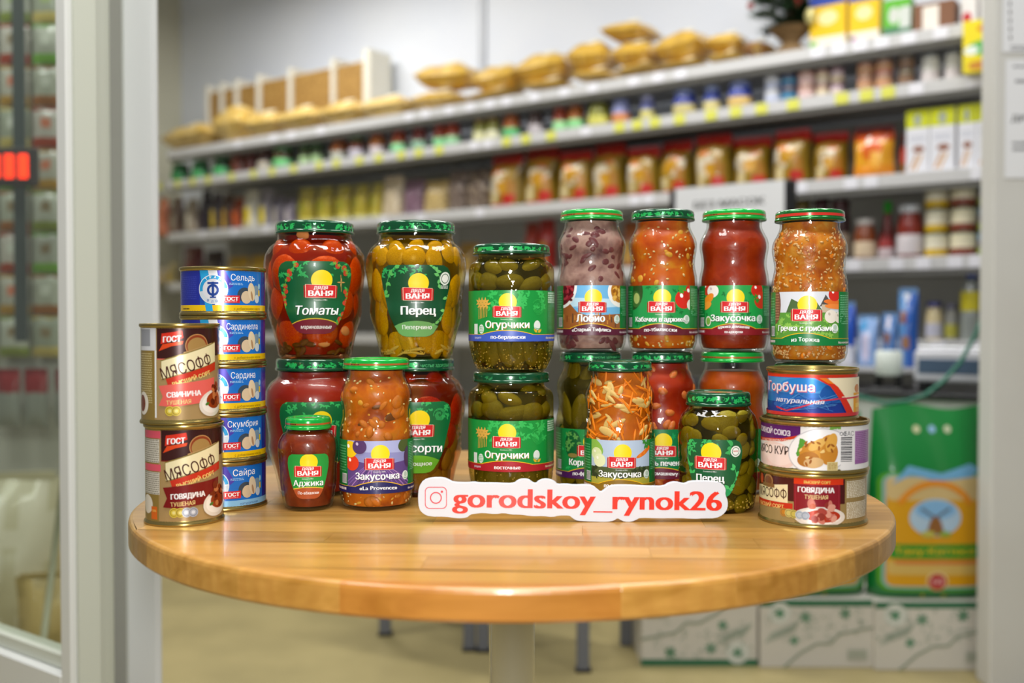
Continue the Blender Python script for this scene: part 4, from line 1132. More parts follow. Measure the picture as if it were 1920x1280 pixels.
def chicken_label(c):
    c.clipper = rect_clip(-155, 4, 155, 44.5)
    c.rect(-155, 4, 155, 44.5, '#efeeee'); c.ell(-42, 14, 26, 14, '#f0d4cc'); c.ell(-35, 16, 18, 10, '#f4dfd8')
    c.poly([(-110, 32), (-60, 29), (-20, 33), (-12, 36), (-12, 46), (-110, 46)], '#5c1c6a'); c.poly([(-90, 26), (-60, 27), (-30, 29), (-12, 34), (-12, 36.5), (-30, 32), (-60, 30), (-90, 30)], '#cf3a1c')
    c.text('ЮЖНОЙ СОЮЗ', -45, 35.2, 5.2, '#e8e0ec', width=46, bold=.05, rot=-.03); c.text('В СОБСТВЕННОМ СОКУ', -42, 28.1, 2.2, '#f8e8d8', width=42, bold=.02, rot=.06)
    c.text('МЯСО КУР', -46, 16.2, 8, '#3a2a28', width=46, bold=.015, rot=.02)
    c.ell(5, 22, 29, 21, '#c9c7cc', .2, 40); c.ell(5, 22, 28, 20, '#f6f5f6', .2, 40)
    c.multi([c.leaf(-15 + i * 2, 16 + i * 3, 8, 2.2, 1.2 + i * .3) for i in range(5)], '#5aa03a'); c.multi([c.leaf(14 + i * 3, 42, 6, 1.6, .6 + i * .4) for i in range(5)], '#78b048')
    for (x, y, rx, ry, a, col) in ((-2, 24, 12, 6, .5, '#cf8e30'), (10, 26, 13, 7, 1.0, '#d89a3a'), (-5, 14, 10, 7, .2, '#b8782c'), (14, 20, 8, 11, -.2, '#c8862c'), (3, 28, 9, 4, .6, '#e4b45c'), (0, 11, 9, 5, .1, '#d8b078'), (16, 30, 5, 9, -.3, '#e0a848')):
        c.ell(x, y, rx, ry, col, a)
    for i in range(16): c.ell(c.R.uniform(-12, 20), c.R.uniform(8, 34), 2.2, 1.0, c.R.choice(['#a8641c', '#f0cc80', '#9a5a20']), c.R.uniform(0, 3))
    c.rect(12, 4, 22, 12, '#d8c68a'); c.lines(13, 5, 21, 11, 4, '#a88a4a')
    c.rect(25, 4, 100, 44.5, '#f0eff0'); c.text('ЕАС', 34, 36, 4.2, '#4a4a50', align=.5, bold=.0); c.ring(25.5, 38, 1.2, 1.8, '#6a6a70'); c.ring(29, 38, 1.2, 1.8, '#6a6a70')
    for i in range(15): c.rect(25, 12 + i * 1.55, 37.5, 12.6 + i * 1.55 + (i % 3) * .25, '#3a3a40')
    c.rect(41, 9, 72, 40, '#b285b8'); c.lines(42, 13, 71, 39, 15, '#8a5a94', .5); c.rect(41, 9, 72, 13, '#9a62a4')
def salmon_label(c):
    c.clipper = rect_clip(-130, 4.4, 130, 43.4)
    c.rect(-130, 4.4, 130, 43.4, '#2a6fc0'); c.rect(-130, 26, 10, 40, '#4a9ad8'); c.ell(-10, 33, 22, 7, '#2a86d4'); c.ell(16, 24, 9, 10, '#1c58a8'); c.rect(-130, 4.4, 130, 17, '#1f3c94'); c.ell(-8, 17, 34, 4.5, '#2560b4', .08)
    for i in range(26): c.stroke([(c.R.uniform(-44, 20), c.R.uniform(9, 16)), (c.R.uniform(-20, 34), c.R.uniform(14, 26))], .35, c.R.choice(['#4a8ad0', '#18307c', '#6ab0e4']))
    c.poly([(14, 40.5), (130, 40.5), (130, 7), (34, 7), (24, 26)], '#efe2c0', True); c.rect(44, 7, 130, 26, '#e8a428'); c.rect(48, 12, 130, 16, '#f4c84a'); c.ell(52, 30, 6, 4, '#d0884a')
    c.poly([(2, 40.5), (13, 40.5), (24, 32), (34, 20), (44, 7), (34, 7), (26, 20), (16, 33)], '#d8321c'); c.poly([(6, 40.5), (13, 40.5), (20, 35), (14, 35.5)], '#ec7a1c')
    c.stroke([(-36, 12), (-24, 9), (-10, 13), (6, 19), (24, 21), (60, 22)], 1.4, '#d0384a'); c.stroke([(28, 22.5), (60, 23.5)], .8, '#f6e8d0')
    c.rect(-130, 40.5, 130, 43.4, '#df3a1c'); c.rect(-130, 4.4, 130, 7.6, '#cf3434')
    c.text('Горбуша', -24, 27.6, 8.8, '#fbeef2', width=52, bold=.012, shadow='#d0506a'); c.text('натуральная', -13, 16.6, 4.4, '#f4f0f4', width=46, bold=.02, shear=.25, rot=-.03)
YR = 1.005
tin('wide low brown beef tin at the bottom of the right stack', 1525, YR, TT, .0519, .0505, GOLD, beef_label)
tin('wide low white chicken tin with barcode in the middle of right stack', 1527, YR, TT + .0505, .0519, .0490, GOLD, chicken_label)
tin('blue and red salmon tin on top of the white chicken tin', 1523.5, YR, TT + .0995, .0438, .0488, GOLD, salmon_label)
# ================================================================ the white cut-out sign
SY = .992
sg = thing('cut_out_sign', 'white cut-out plastic sign with red account name before the jars', 'sign', (X_at(1074, SY), SY, TT), 0.0)
U = SY / F / 3.097
trace = [(40,150),(45,90),(70,50),(120,35),(190,35),(225,50),(245,62),(330,65),(365,60),(400,66),(480,66),(560,70),(600,68),(620,50),(650,42),(685,45),(705,62),(725,70),(740,55),(770,42),(810,45),(840,60),(850,75),(900,72),(950,78),(1010,75),(1060,82),(1085,105),(1105,120),(1125,105),(1150,85),(1190,78),(1260,78),(1330,82),(1400,85),(1470,85),(1500,65),(1540,58),(1575,68),(1595,70),(1620,55),(1700,53),(1770,58),(1815,72),(1830,105),(1825,130),(1842,170),(1840,215),(1815,250),(1770,272),(1700,272),(1640,275),(1560,270),(1440,272),(1330,268),(1310,280),(1280,292),(1240,292),(1215,280),(1200,270),(1180,285),(1140,293),(1040,290),(1000,288),(960,285),(935,268),(920,255),(860,255),(820,265),(770,258),(700,260),(640,250),(580,250),(540,240),(490,248),(420,240),(370,245),(345,250),(325,268),(280,272),(240,268),(200,262),(110,262),(70,245),(45,215)]
def chaikin(q):
    o = []
    for i in range(len(q)):
        a, b = q[i], q[(i + 1) % len(q)]
        o += [(a[0] * .75 + b[0] * .25, a[1] * .75 + b[1] * .25), (a[0] * .25 + b[0] * .75, a[1] * .25 + b[1] * .75)]
    return o
q = chaikin(trace)
sgn = [((x - 940) * U * 1000, (293 - y) * U * 1000) for x, y in q]
lo = min(p[1] for p in sgn); sgn = [(x, y - lo) for x, y in sgn]
n = len(sgn); vs = []; fs = []
ctr = (0, 18)
for yy, kk in ((-.0035, .0), (-.0028, .7), (.0028, .7), (.0035, 0)):
    for i, (x, y) in enumerate(sgn):
        a = sgn[i - 1]; b = sgn[(i + 1) % n]; L = math.hypot(b[0] - a[0], b[1] - a[1]) or 1
        nx, ny = (b[1] - a[1]) / L, -(b[0] - a[0]) / L
        s = 0.35 * (kk - .7)
        vs.append(((x - nx * s) / 1000, yy, (y - ny * s) / 1000))
for L in range(3):
    for i in range(n): fs.append((L * n + i, L * n + (i + 1) % n, (L + 1) * n + (i + 1) % n, (L + 1) * n + i))
tri = tessellate_polygon([[Vector((p[0], p[1], 0)) for p in sgn]])
for a, b, c_ in tri: fs.append((a, b, c_)); fs.append((3 * n + c_, 3 * n + b, 3 * n + a))
zmin = min(v[2] for v in vs)
vs = [(a, b, c_ - zmin) for a, b, c_ in vs]
M_SIGN = mat('white_pvc_foam', '#d3d7e0', 0.42)
pl = meshobj('plate', vs, fs, M_SIGN, sg)
import bmesh
bm = bmesh.new(); bm.from_mesh(pl.data); bmesh.ops.recalc_face_normals(bm, faces=bm.faces); bm.to_mesh(pl.data); bm.free()
def SP(x, y): return ((x - 940) * U * 1000, (293 - y) * U * 1000 - lo)
c = Cv(2)
x0, y0 = SP(245, 205); x1, y1 = SP(1800, 226)
c.text('gorodskoy_rynok26', (x0 + x1) / 2, (y0 + y1) / 2, 113 * U * 1000 * .728 / .70, '#df2810', width=(x1 - x0), bold=.034, rot=math.atan2(y1 - y0, x1 - x0))
c.build('lettering', on_flat(-.0035), mat('red_vinyl', '#ee3418', 0.3) and PRINT, sg, du=None, off0=.12)
c = Cv(2); ix, iy = SP(145, 151); s = 64 * U * 1000
def rrect(w, r, n=6):
    q = []
    for cx, cy, a0 in ((w - r, w - r, 0), (-w + r, w - r, 1.571), (-w + r, -w + r, 3.142), (w - r, -w + r, 4.712)):
        for i in range(n + 1): a = a0 + 1.571 * i / n; q.append((ix + cx + r * math.cos(a), iy + cy + r * math.sin(a)))
    return q
qo, qi = rrect(s, s * .42), rrect(s * .93, s * .37)
c.multi([[qo[i], qo[(i + 1) % len(qo)], qi[(i + 1) % len(qo)], qi[i]] for i in range(len(qo))], '#d83a4a')
c.ring(ix, iy, s * .44, s * .54, '#d83a4a', n=32); c.ell(ix + s * .55, iy + s * .56, s * .11, s * .11, '#d83a4a')
c.build('camera_icon', on_flat(-.0035), PRINT, sg, du=None, off0=.12)
# ================================================================ shop shelving
def ground(px, py):
    a = ray(px, py, 1.0); d = a - Vector((0, 0, HC)); t = HC / -d.z
    return Vector((0, 0, HC)) + d * t
un = thing('shelving_unit', 'long white steel shop shelving with price rails along the back wall', 'shelving', (S_P0.x, S_P0.y, 0), S_ROT)
SR = -0.75                       # right-hand end, out of sight behind the column
M_TAGY = mat('yellow_price_tag', '#d8d95a', 0.6); M_TAGW = mat('white_price_tag', '#e6e6ee', 0.6)
tags = {1: ([], [447, 514, 548, 603, 768, 799, 843, 882, 919, 950, 1002, 1058, 1111, 1187, 1233, 1275, 1530, 1570, 1610, 1650, 1700, 1760]),
        2: ([300, 335, 363, 392, 436, 477, 512, 552, 600, 632, 675, 711, 753, 786, 824, 950, 986, 1033, 1161, 1194, 1227, 1273, 1332, 1378, 1426, 1485, 1576, 1622, 1662], [890, 915, 1098, 1715, 1825]),
        3: ([], [380, 440, 500, 560, 720, 790, 900, 1190, 1215, 1500, 1594, 1631, 1832]), 4: ([], [1600, 1680, 1730, 1790, 1830]), 5: ([], [1760, 1830])}
for L, z in LEV.items():
    along('shelf_board', SR, SL, 0.0, 0.44, z - 0.022, z, M_SHELF, un)
    rail = along('price_rail', SR, SL, -0.012, -0.0005, z - 0.044, z + 0.002, M_SHELF, un, 0.002)
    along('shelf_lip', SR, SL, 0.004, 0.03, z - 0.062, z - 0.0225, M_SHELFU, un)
    for cols, m in zip(tags[L], (M_TAGY, M_TAGW)):
        for px in cols:
            s = s_at(px, -0.012)
            o = along('price_tag', s - 0.024, s + 0.024, -0.0150, -0.0125, z - 0.041, z - 0.001, m, un); o.parent = rail
along('shelf_board', SR, SL, 0.0, 0.44, 0.50, 0.522, M_SHELF, un)
along('plinth', SR, SL, 0.0, 0.44, 0.0, 0.14, M_SHELF, un)
along('back_panel', SR, SL, 0.4405, 0.448, 0.14, 1.74, mat('grey_beige_back_panel', '#a9a89f', 0.6), un)
k = SL
while k > SR: along('upright', k - 0.03, k, 0.43, 0.447, 0.0, 1.95, mat('upright_grey', '#c4c4c0', .5), un); k -= 0.93
# ---- generic goods, each built where it stands on a shelf
def vc(name, vs, fs, cols, m, parent, smooth=True):
    o = meshobj(name, vs, fs, m, parent, smooth); colmesh(o, cols); return o
def puff(w, h, d, colfn, name, parent, nx=10, nz=12, flatbot=True, seed=0, m=None):
    "a filled bag: front and back sheets bulging between sealed edges"
    R = random.Random(seed); ph = [R.uniform(0, 6.3) for _ in range(4)]
    vs = []; fs = []; cs = []
    for side in (-1, 1):
        b = len(vs)
        for j in range(nz + 1):
            v = j / nz
            for i in range(nx + 1):
                u = 2 * i / nx - 1
                e = max(0, 1 - abs(u) ** 3) ** .6 * (min(1, v / .12 + (.75 if flatbot else 0)) * (1 - max(0, (v - .55) / .45) ** 1.6) if flatbot else max(0, 1 - abs(2 * v - 1) ** 3) ** .6)
                wob = 1 + .12 * math.sin(5 * u + ph[0]) * math.sin(7 * v + ph[1])
                ww = w / 2 * (1 - .05 * math.sin(3.1 * v) + .02 * math.sin(9 * v + ph[2]))
                vs.append((u * ww, side * d / 2 * e * wob, v * h + .004 * math.sin(6 * u + ph[3]) * v))
        for j in range(nz):
            for i in range(nx):
                q = (b + j * (nx + 1) + i, b + j * (nx + 1) + i + 1, b + (j + 1) * (nx + 1) + i + 1, b + (j + 1) * (nx + 1) + i)
                fs.append(q if side < 0 else q[::-1]); cs.append(lin(colfn(2 * (i + .5) / nx - 1, (j + .5) / nz)))
    if flatbot:
        n = nx + 1; off = (nx + 1) * (nz + 1)
        for i in range(nx): fs.append((i, off + i, off + i + 1, i + 1)); cs.append(cs[0])
    return vc(name, vs, fs, cs, m or PRINTB, parent)
def place(px0, px1, L, ytop, back, zbase=None):
    z = LEV[L] + .0007 if zbase is None else zbase + .0005
    s0, s1 = s_at(px0, back), s_at(px1, back)
    p = s_pt((s0 + s1) / 2, back)
    return p, (s0 - s1) * .96, HC + (600 - ytop) * p.y / F - z, z
def bands(*st):
    "colours by height: (upper limit, colour) ..."
    def f(u, v):
        for lim, c in st:
            if v <= lim: return c
        return st[-1][1]
    return f
def window(base, wins):
    def f(u, v):
        c = base(u, v)
        for (cu, cv_, ru, rv, col) in wins:
            if ((u - cu) / ru) ** 2 + ((v - cv_) / rv) ** 2 < 1: c = col
        return c
    return f
def pouch(label, px0, px1, L, ytop, colfn, back=.12, d=.07, group=None, name='food_pouch', cat='pouch', seal='#c8c0b0', zb=None, seed=0, tilt=0.0):
    p, w, h, z = place(px0, px1, L, ytop, back, zb)
    t = thing(name, label, cat, (p.x, p.y, z), S_ROT + tilt, group)
    w *= .93
    puff(w, h * .94, min(d, .2), colfn, 'bag', t, seed=seed or int(px0))
    box('top_seal', -w * .46, w * .46, -.0015, .0015, h * .93, h, mat('seal_' + seal, seal, .4), t)
    return t
def pillow(label, px0, px1, L, ytop, col, back, thick, group, z_extra=0.0, tilt=0.0, seed=0, roll=0.0):
    "a bag of pasta lying on its side or on other bags"
    p, w, h, z = place(px0, px1, L, ytop, back)
    z += .007 + abs(roll) * w * .5
    t = thing('pasta_bag', label, 'pasta bag', (p.x, p.y, z + z_extra), S_ROT + tilt, group)
    hh = max(.03, h - z_extra)
    R = random.Random(int(px0 * 7 + ytop))
    pal = [col, '#b89238', '#d8b458', '#c8a248']
    o = puff(w * 1.02, thick, hh, lambda u, v: pal[0] if R.random() < .6 else R.choice(pal), 'bag', t, 12, 10, False, int(px0), PASTA)
    o.rotation_euler = (-1.5708, roll, 0); o.location = (0, -thick * .5, hh * .5)
    c = puff(w * .22, thick * .4, hh * .15, lambda u, v: '#e6dcc0', 'paper_label', t, 4, 4, False, 3)
    c.rotation_euler = (-1.2, roll, 0); c.location = (w * .12, -thick * .36, hh * .86)
    HH[len(HH)] = hh + z_extra
    return t
HH = {}
PASTA = print_mat('pasta_in_clear_film', 0.35, 0.0, 0.6)
_n = nd(PASTA, 'ShaderNodeTexVoronoi'); _n.inputs['Scale'].default_value = 55
_b = nd(PASTA, 'ShaderNodeBump'); _b.inputs['Strength'].default_value = .5; _b.inputs['Distance'].default_value = .006
_t = nd(PASTA, 'ShaderNodeTexCoord'); lk(PASTA, _t.outputs['Object'], _n.inputs['Vector'])
lk(PASTA, _n.outputs['Distance'], _b.inputs['Height']); lk(PASTA, _b.outputs[0], PASTA.node_tree.nodes['Principled BSDF'].inputs['Normal'])
def sjar(label, px0, px1, L, ytop, body, lab, lidc, back=.07, group=None, name='small_jar', cat='jar', zx=0.0, glossy=.25, neck=.8, labz=(.08, .44)):
    p, w, h, z = place(px0, px1, L, ytop, back)
    h -= zx; r = w / 2
    t = thing(name, label, cat, (p.x, p.y, z + zx), S_ROT, group)
    lathe('body', [(r * .85, 0), (r * .98, h * .04), (r, h * .1), (r, h * .62), (r * .93, h * .72), (r * neck, h * .8), (r * neck, h * .86)], mat('jar_' + body, body, glossy, 0, .5, .3), t, 20)
    if lab: lathe('label', [(r * 1.005, h * labz[0]), (r * 1.012, h * (labz[0] + .005)), (r * 1.012, h * labz[1]), (r * 1.005, h * (labz[1] + .005))], mat('wrap_' + lab, lab, .4), t, 20)
    lathe('lid', [(r * neck * 1.08, h * .86), (r * neck * 1.1, h * .88), (r * neck * 1.1, h * .98), (r * neck, h)], mat('cap_' + lidc, lidc, .25, .2), t, 20)
    return t
def stin(label, px0, px1, L, z0, h, cols, back=.07, group=None, lidc='#b8b29a', name='small_tin'):
    p, w, _, z = place(px0, px1, L, 100, back)
    r = w / 2
    t = thing(name, label, 'tin', (p.x, p.y, z + z0), S_ROT, group)
    lathe('body', [(r, 0), (r, h)], mat('tin_' + lidc, lidc, .3, .7), t, 24)
    n = len(cols)
    for i, cc in enumerate(cols):
        lathe('label_band', [(r * 1.006, h * (.06 + .88 * i / n)), (r * 1.006, h * (.06 + .88 * (i + 1) / n))], mat('wrap_' + cc, cc, .35), t, 24)
    lathe('rim', [(r * 1.015, h * .95), (r * 1.02, h * .97), (r * 1.015, h), (r * .95, h), (r * .93, h * .96)], mat('tin_' + lidc, lidc, .3, .7), t, 24)
    return t
def carton(label, px0, px1, L, ytop, draw, back=.15, depth=.07, side='#e8e8e8', group=None, zb=None, name='carton', cat='carton'):
    p, w, h, z = place(px0, px1, L, ytop, back, zb)
    t = thing(name, label, cat, (p.x, p.y, z), S_ROT, group)
    box('box', -w / 2, w / 2, -depth / 2, depth / 2, 0, h, mat('card_' + side, side, .5), t, .002)
    c = Cv(int(px0)); c.clipper = rect_clip(-w * 500, 0, w * 500, h * 1000); draw(c, w * 1000, h * 1000)
    c.build('print', on_flat(-depth / 2), PRINTC, t, du=None, off0=.3, step=.15)
    return t
# ---- top shelf: pasta display, bags, little tree, packets
s0, s1 = s_at(408, .32), s_at(742, .32)
pd_ = thing('pasta_display', 'white compartment display with loose pasta at left of top shelf', 'display', (s_pt(s0, .32).x, s_pt(s0, .32).y, LEV[1] + .0008), S_ROT)
Wd = s0 - s1
edges = [0] + [s0 - s_at(p, .32) for p in (434, 462, 503, 562, 642, 702)]
box('back_board', 0, edges[-1] + .05, .075, .085, 0, .44, mat('display_white', '#dcd9cc', .5), pd_)
for i, e in enumerate(edges):
    last = i == len(edges) - 1
    box('divider', e, (e + .028) if not last else e + .05, -.085, .0745, 0, .43 + (.012 if last else 0), mat('display_white' if not last else 'display_end', '#dcd9cc', .5), pd_, .003)
for i, (a, b) in enumerate(zip(edges, edges[1:])):
    box('pasta_filling', a + .0285, b - .0005, -.07, .07, .002, .385, noisy('loose_pasta', '#b08a4a', '#8e6a34', 40, .6, .5), pd_, .006)
G_P = 'pasta bags lying on the top shelf'
for i, (a, b, yt, ex, bk) in enumerate([(322, 415, 240, 0, .08), (421, 478, 205, .0, .09), (480, 538, 216, 0, .07), (540, 612, 208, 0, .07), (615, 692, 198, 0, .08), (695, 780, 188, 0, .09)]):
    pillow('pale pasta bag lying before the display, %s from left on top shelf' % ORD[i], a, b, 1, yt, '#d2b266', bk, .2, G_P, ex, .05 * (i % 3 - 1), i, .0)
heap = [(784, 878, 172, None, .10, .06), (797, 900, 134, 0, .14, .1), (884, 980, 170, None, .09, -.05), (902, 990, 131, 2, .14, .0), (986, 1080, 152, None, .09, .08), (980, 1076, 112, 4, .14, -.05),
        (1086, 1160, 132, None, .08, .1), (1080, 1150, 92, 6, .14, .1), (1166, 1240, 122, None, .08, -.1), (1160, 1238, 92, 8, .14, .08), (1142, 1228, 58, 9, .15, .12), (1246, 1330, 112, None, .08, .0),
        (1240, 1330, 72, 11, .14, -.06), (1336, 1400, 98, None, .09, .0), (1334, 1402, 76, 13, .14, .08), (1406, 1448, 88, None, .12, .0)]
HT = []
for i, (a, b, yt, on, bk, ro) in enumerate(heap):
    ex = 0 if on is None else HT[on]
    yt += 12 if on is None and i < 15 else 0
    pillow('golden pasta bag in the heap, %s from left on top shelf' % ORD[i], a, b, 1, yt, '#c79f3c' if i < 15 else '#8a5a20', bk, .2, G_P, ex, .04 * (i % 3 - 1), i + 20, ro)
    HT.append(HH[len(HH) - 1] + .003 + abs(ro) * .04)
tp = s_pt(s_at(1480, .14), .14)
tr = thing('christmas_tree', 'small artificial christmas tree in a burlap sack on the top shelf', 'christmas tree', (tp.x, tp.y, LEV[1] + .0008), 0)
BUR = noisy('burlap', '#8a6f4c', '#6e5636', 90, .9, .6)
lathe('burlap_base', [(.066, 0), (.085, .010), (.08, .028), (.05, .05), (.034, .066), (.038, .08), (.06, .1), (.085, .125), (.075, .128), (.03, .115)], BUR, tr, 24)
lathe('trunk', [(.012, .11), (.012, .5)], mat('bark', '#4a3824', .8), tr, 8)
RT = random.Random(4); NEED = mat('fir_needles', '#1f3a1c', .6)
for kz in range(60):
    zz = .125 + .36 * (kz / 60) ** .9; a = RT.uniform(0, 6.283); L = .19 * (1 - (zz - .125) / .55) * RT.uniform(.7, 1.15) * (.45 if math.cos(a) > .2 else 1)
    dz = -.02 * RT.random()
    v = []; f = []
    for m_ in range(14):
        tq = m_ / 13; bx, by, bz = L * tq * math.cos(a), L * tq * math.sin(a), zz + dz * tq
        for q_ in range(5):
            an = a + RT.choice((-1, 1)) * RT.uniform(.5, 1.2); up = RT.uniform(-.5, .7); nl = .045
            b0 = len(v); v += [(bx - .008 * math.sin(an), by + .008 * math.cos(an), bz - .003), (bx + .008 * math.sin(an), by - .008 * math.cos(an), bz + .006), (bx + nl * math.cos(an), by + nl * math.sin(an), bz + nl * up)]; f.append((b0, b0 + 1, b0 + 2))
    meshobj('branch', v, f, NEED, tr)
BER = mat('red_berry', '#a01c1c', .25, 0, .5, .5)
for (x_, y_, z_) in ((-.17, -.05, .20), (-.01, -.12, .195), (.07, -.1, .24), (-.08, -.1, .27)):
    o = bpy.data.objects.new('berry', blob_mesh('berry', BER, 2)); o.scale = (.014,) * 3; o.location = (x_, y_, z_); link(o, tr)
o = bpy.data.objects.new('gold_bauble', blob_mesh('gold_bauble', mat('gold_bauble', '#d6cc8a', .3, .3), 2)); o.scale = (.022, .022, .034); o.location = (.05, -.09, .15); link(o, tr)
def yellowpack(c, W, H):
    c.rect(-W, 0, W, H, '#e6bd10'); c.rect(-W, H * .78, W, H, '#24409a'); c.rect(-W, 0, W, H * .28, '#e4dccb'); c.ell(0, H * .58, W * .28, H * .12, '#e8dca0'); c.rect(-W / 2, 0, -W * .28, H * .22, '#7ab02c')
carton('yellow packet with blue top beside the little christmas tree', 1519, 1588, 1, -8, yellowpack, .14, .06, '#dcb41c', 'packets on the top shelf', name='food_packet', cat='packet')
def yellow2(c, W, H):
    yellowpack(c, W, H); c.rect(-W * .46, 0, -W * .25, H * .2, '#b0509a')
carton('yellow packet with blue top and purple corner on top shelf', 1592, 1650, 1, -16, yellow2, .14, .06, '#dcb41c', 'packets on the top shelf', name='food_packet', cat='packet')
def greenpack(c, W, H):
    c.rect(-W, 0, W, H, '#5cb02c'); c.rect(-W, 0, W, H * .35, '#4a7a5c'); c.ell(-W * .1, H * .62, W * .2, H * .2, '#c8ccc4'); c.rect(W * .1, H * .3, W * .5, H * .8, '#c9cfc8')
carton('green packet with grey emblem on the top shelf', 1655, 1708, 1, 6, greenpack, .12, .06, '#5a9a3c', 'packets on the top shelf', name='food_packet', cat='packet')
carton('brown cardboard box with white label on the top shelf', 1714, 1793, 1, 14, lambda c, W, H: (c.rect(-W, 0, W, H, '#7a5238'), c.rect(-W * .28, H * .1, W * .12, H * .9, '#e4ddd2')), .12, .1, '#6e4a32', None)
carton('white packet with red dot near right end of top shelf', 1799, 1830, 1, -5, lambda c, W, H: (c.rect(-W, 0, W, H, '#e2deda'), c.ell(-W * .1, H * .35, W * .3, H * .14, '#c02a34')), .12, .06, '#e0dcd8', 'packets on the top shelf', name='food_packet', cat='packet')
carton('white packet with brown picture at right end of top shelf', 1836, 1875, 1, -5, lambda c, W, H: (c.rect(-W, 0, W, H, '#e2deda'), c.ell(0, H * .45, W * .4, H * .25, '#a87a68')), .12, .06, '#e0dcd8', 'packets on the top shelf', name='food_packet', cat='packet')
# ---- second shelf: a row of small jars and tins
G2 = 'small jars on the second shelf'
row2 = [(330, 352, '#1c5a2c', '#1f7a3c', '#1c7a34', 'green'), (368, 390, '#1f5a30', '#3a9a54', '#2a7a3c', 'green'), (408, 432, '#203c24', '#40a860', '#2a6a3c', 'green'), (440, 462, '#5a2a1c', None, '#6a2c1c', 'brown'), (466, 484, '#4a1c18', None, '#5a2018', 'dark red'),
        (490, 512, '#3a2420', '#b8b0a0', '#4a2018', 'dark'), (520, 548, '#4a3420', '#6ac078', '#2a8a44', 'green-labelled'), (566, 584, '#4a5430', '#a8c890', '#3a6a3c', 'pale green'), (588, 606, '#3c4a2c', '#a0c08a', '#3a6a3c', 'pale green'), (626, 650, '#8a4a1c', '#b0b4a8', '#7a4018', 'orange'),
        (660, 684, '#6a3424', '#c0bcc8', '#2c6a3c', 'brown'), (698, 722, '#9a5a20', '#c8c0c4', '#8a3c1c', 'orange'), (738, 762, '#8e3c18', '#8ad49a', '#8a2c1c', 'green-labelled'), (776, 800, '#6a2c28', '#8ab49a', '#7a2c24', 'red'), (816, 838, '#8e3820', '#88d498', '#9a3420', 'red'), (838, 862, '#8a3418', '#94cc9c', '#8a3018', 'red'),
        (890, 914, '#8a8a44', '#d8d6a8', '#8a6a3c', 'pale yellow'), (914, 938, '#8a8a44', '#dcdab8', '#8a6a3c', 'pale yellow'), (946, 974, '#a05418', '#58b470', '#8a4a1c', 'orange'), (992, 1018, '#4a3c3c', '#b8b0b4', '#4a3834', 'dark')]
for i, (a, b, bo, la, li, w_) in enumerate(row2):
    sjar('%s small jar, %s from left on the second shelf' % (w_, ORD[i]), a, b, 2, 600 - 0, bo, la, li, .07, G2) if False else None
    p, w, h, z = place(a, b, 2, 100, .07)
    yt = 600 - (LEV[2] + .112 - HC) * F / p.y
    sjar('%s small jar, %s from left on the second shelf' % (w_, ORD[i]), a, b, 2, yt, bo, la, li, .07, G2)
for i, (a, b, bo, la, li, w_) in enumerate([(1038, 1064, '#8e3820', '#9cd89a', '#8e3c20', 'red'), (1066, 1094, '#a05a20', '#8ad08c', '#8a4a20', 'orange'), (1104, 1142, '#7a7c1c', '#c8c458', '#6a6c24', 'olive'), (1148, 1180, '#8a90c0', '#c8804a', '#7a86b8', 'lilac'), (1200, 1226, '#6a70a8', '#c8c070', '#a8acd0', 'blue'),
                                            (1262, 1304, '#2c3c90', '#c0b478', '#8a9ac8', 'blue'), (1318, 1350, '#34489a', '#ccc080', '#96a6d0', 'blue'), (1364, 1408, '#2c409a', '#d0b068', '#8a98c8', 'blue')]):
    p, w, h, z = place(a, b, 2, 100, .07)
    yt = 600 - (LEV[2] + (.112 if i < 2 else .106) - HC) * F / p.y
    sjar('%s jar before the tins, %s from left on right half of second shelf' % (w_, ORD[i]), a, b, 2, yt, bo, la, li, .07, G2)
gi = 0
for a, b, cs, wd_ in ((1432, 1462, ['#aeb6d2', '#c8ccd8'], 'silver-blue'), (1462, 1492, ['#1c3470', '#4a90b0', '#1c2c60'], 'dark blue'), (1494, 1526, ['#c8a0a0', '#d8c0bc', '#b88a80'], 'pink'), (1528, 1552, ['#cdbab0', '#d8cca8', '#b08a80'], 'beige'), (1554, 1580, ['#c8b490', '#d0c0c4', '#8a6a7a'], 'cream'),
                      (1604, 1636, ['#a8745c', '#c09a70', '#b07a64'], 'brown'), (1638, 1672, ['#b06a64', '#c89a6c', '#a87a64'], 'rosy brown'), (1680, 1712, ['#5a4a40', '#8a6a50', '#6a5444'], 'dark brown')):
    for lv in range(2):
        stin('%s small tin, %s of its pair on the second shelf' % (wd_, ('lower', 'upper')[lv]), a, b, 2, lv * .0555, .055, cs, .07, 'small tins on the second shelf')
for a, b, w_ in ((1722, 1760, 'left'), (1766, 1800, 'right')):
    p, w, h, z = place(a, b, 2, 84, .08)
    sjar('white plastic tub with grey lid, %s one of two on the second shelf' % w_, a, b, 2, 600 - (LEV[2] + .113 - HC) * F / p.y, '#dcdcd6', '#d0c8c8', '#8a8e90', .08, None, 'plastic_tub', 'tub', 0, .4, .9)
def yellow3(c, W, H):
    c.rect(-W, 0, W, H, '#ecd91c'); c.ell(W * .1, H * .45, W * .5, H * .14, '#4ab04c'); c.ell(-W * .25, H * .42, W * .22, H * .09, '#e8f0e8'); c.ell(W * .2, H * .82, W * .3, H * .06, '#d8761c'); c.ell(0, H * .12, W * .36, H * .09, '#c8862c')
carton('bright yellow packet with green swoosh hanging at right end of second shelf', 1802, 1868, 2, 42, yellow3, -.038, .04, '#e4cf20', None, name='food_packet', cat='packet')
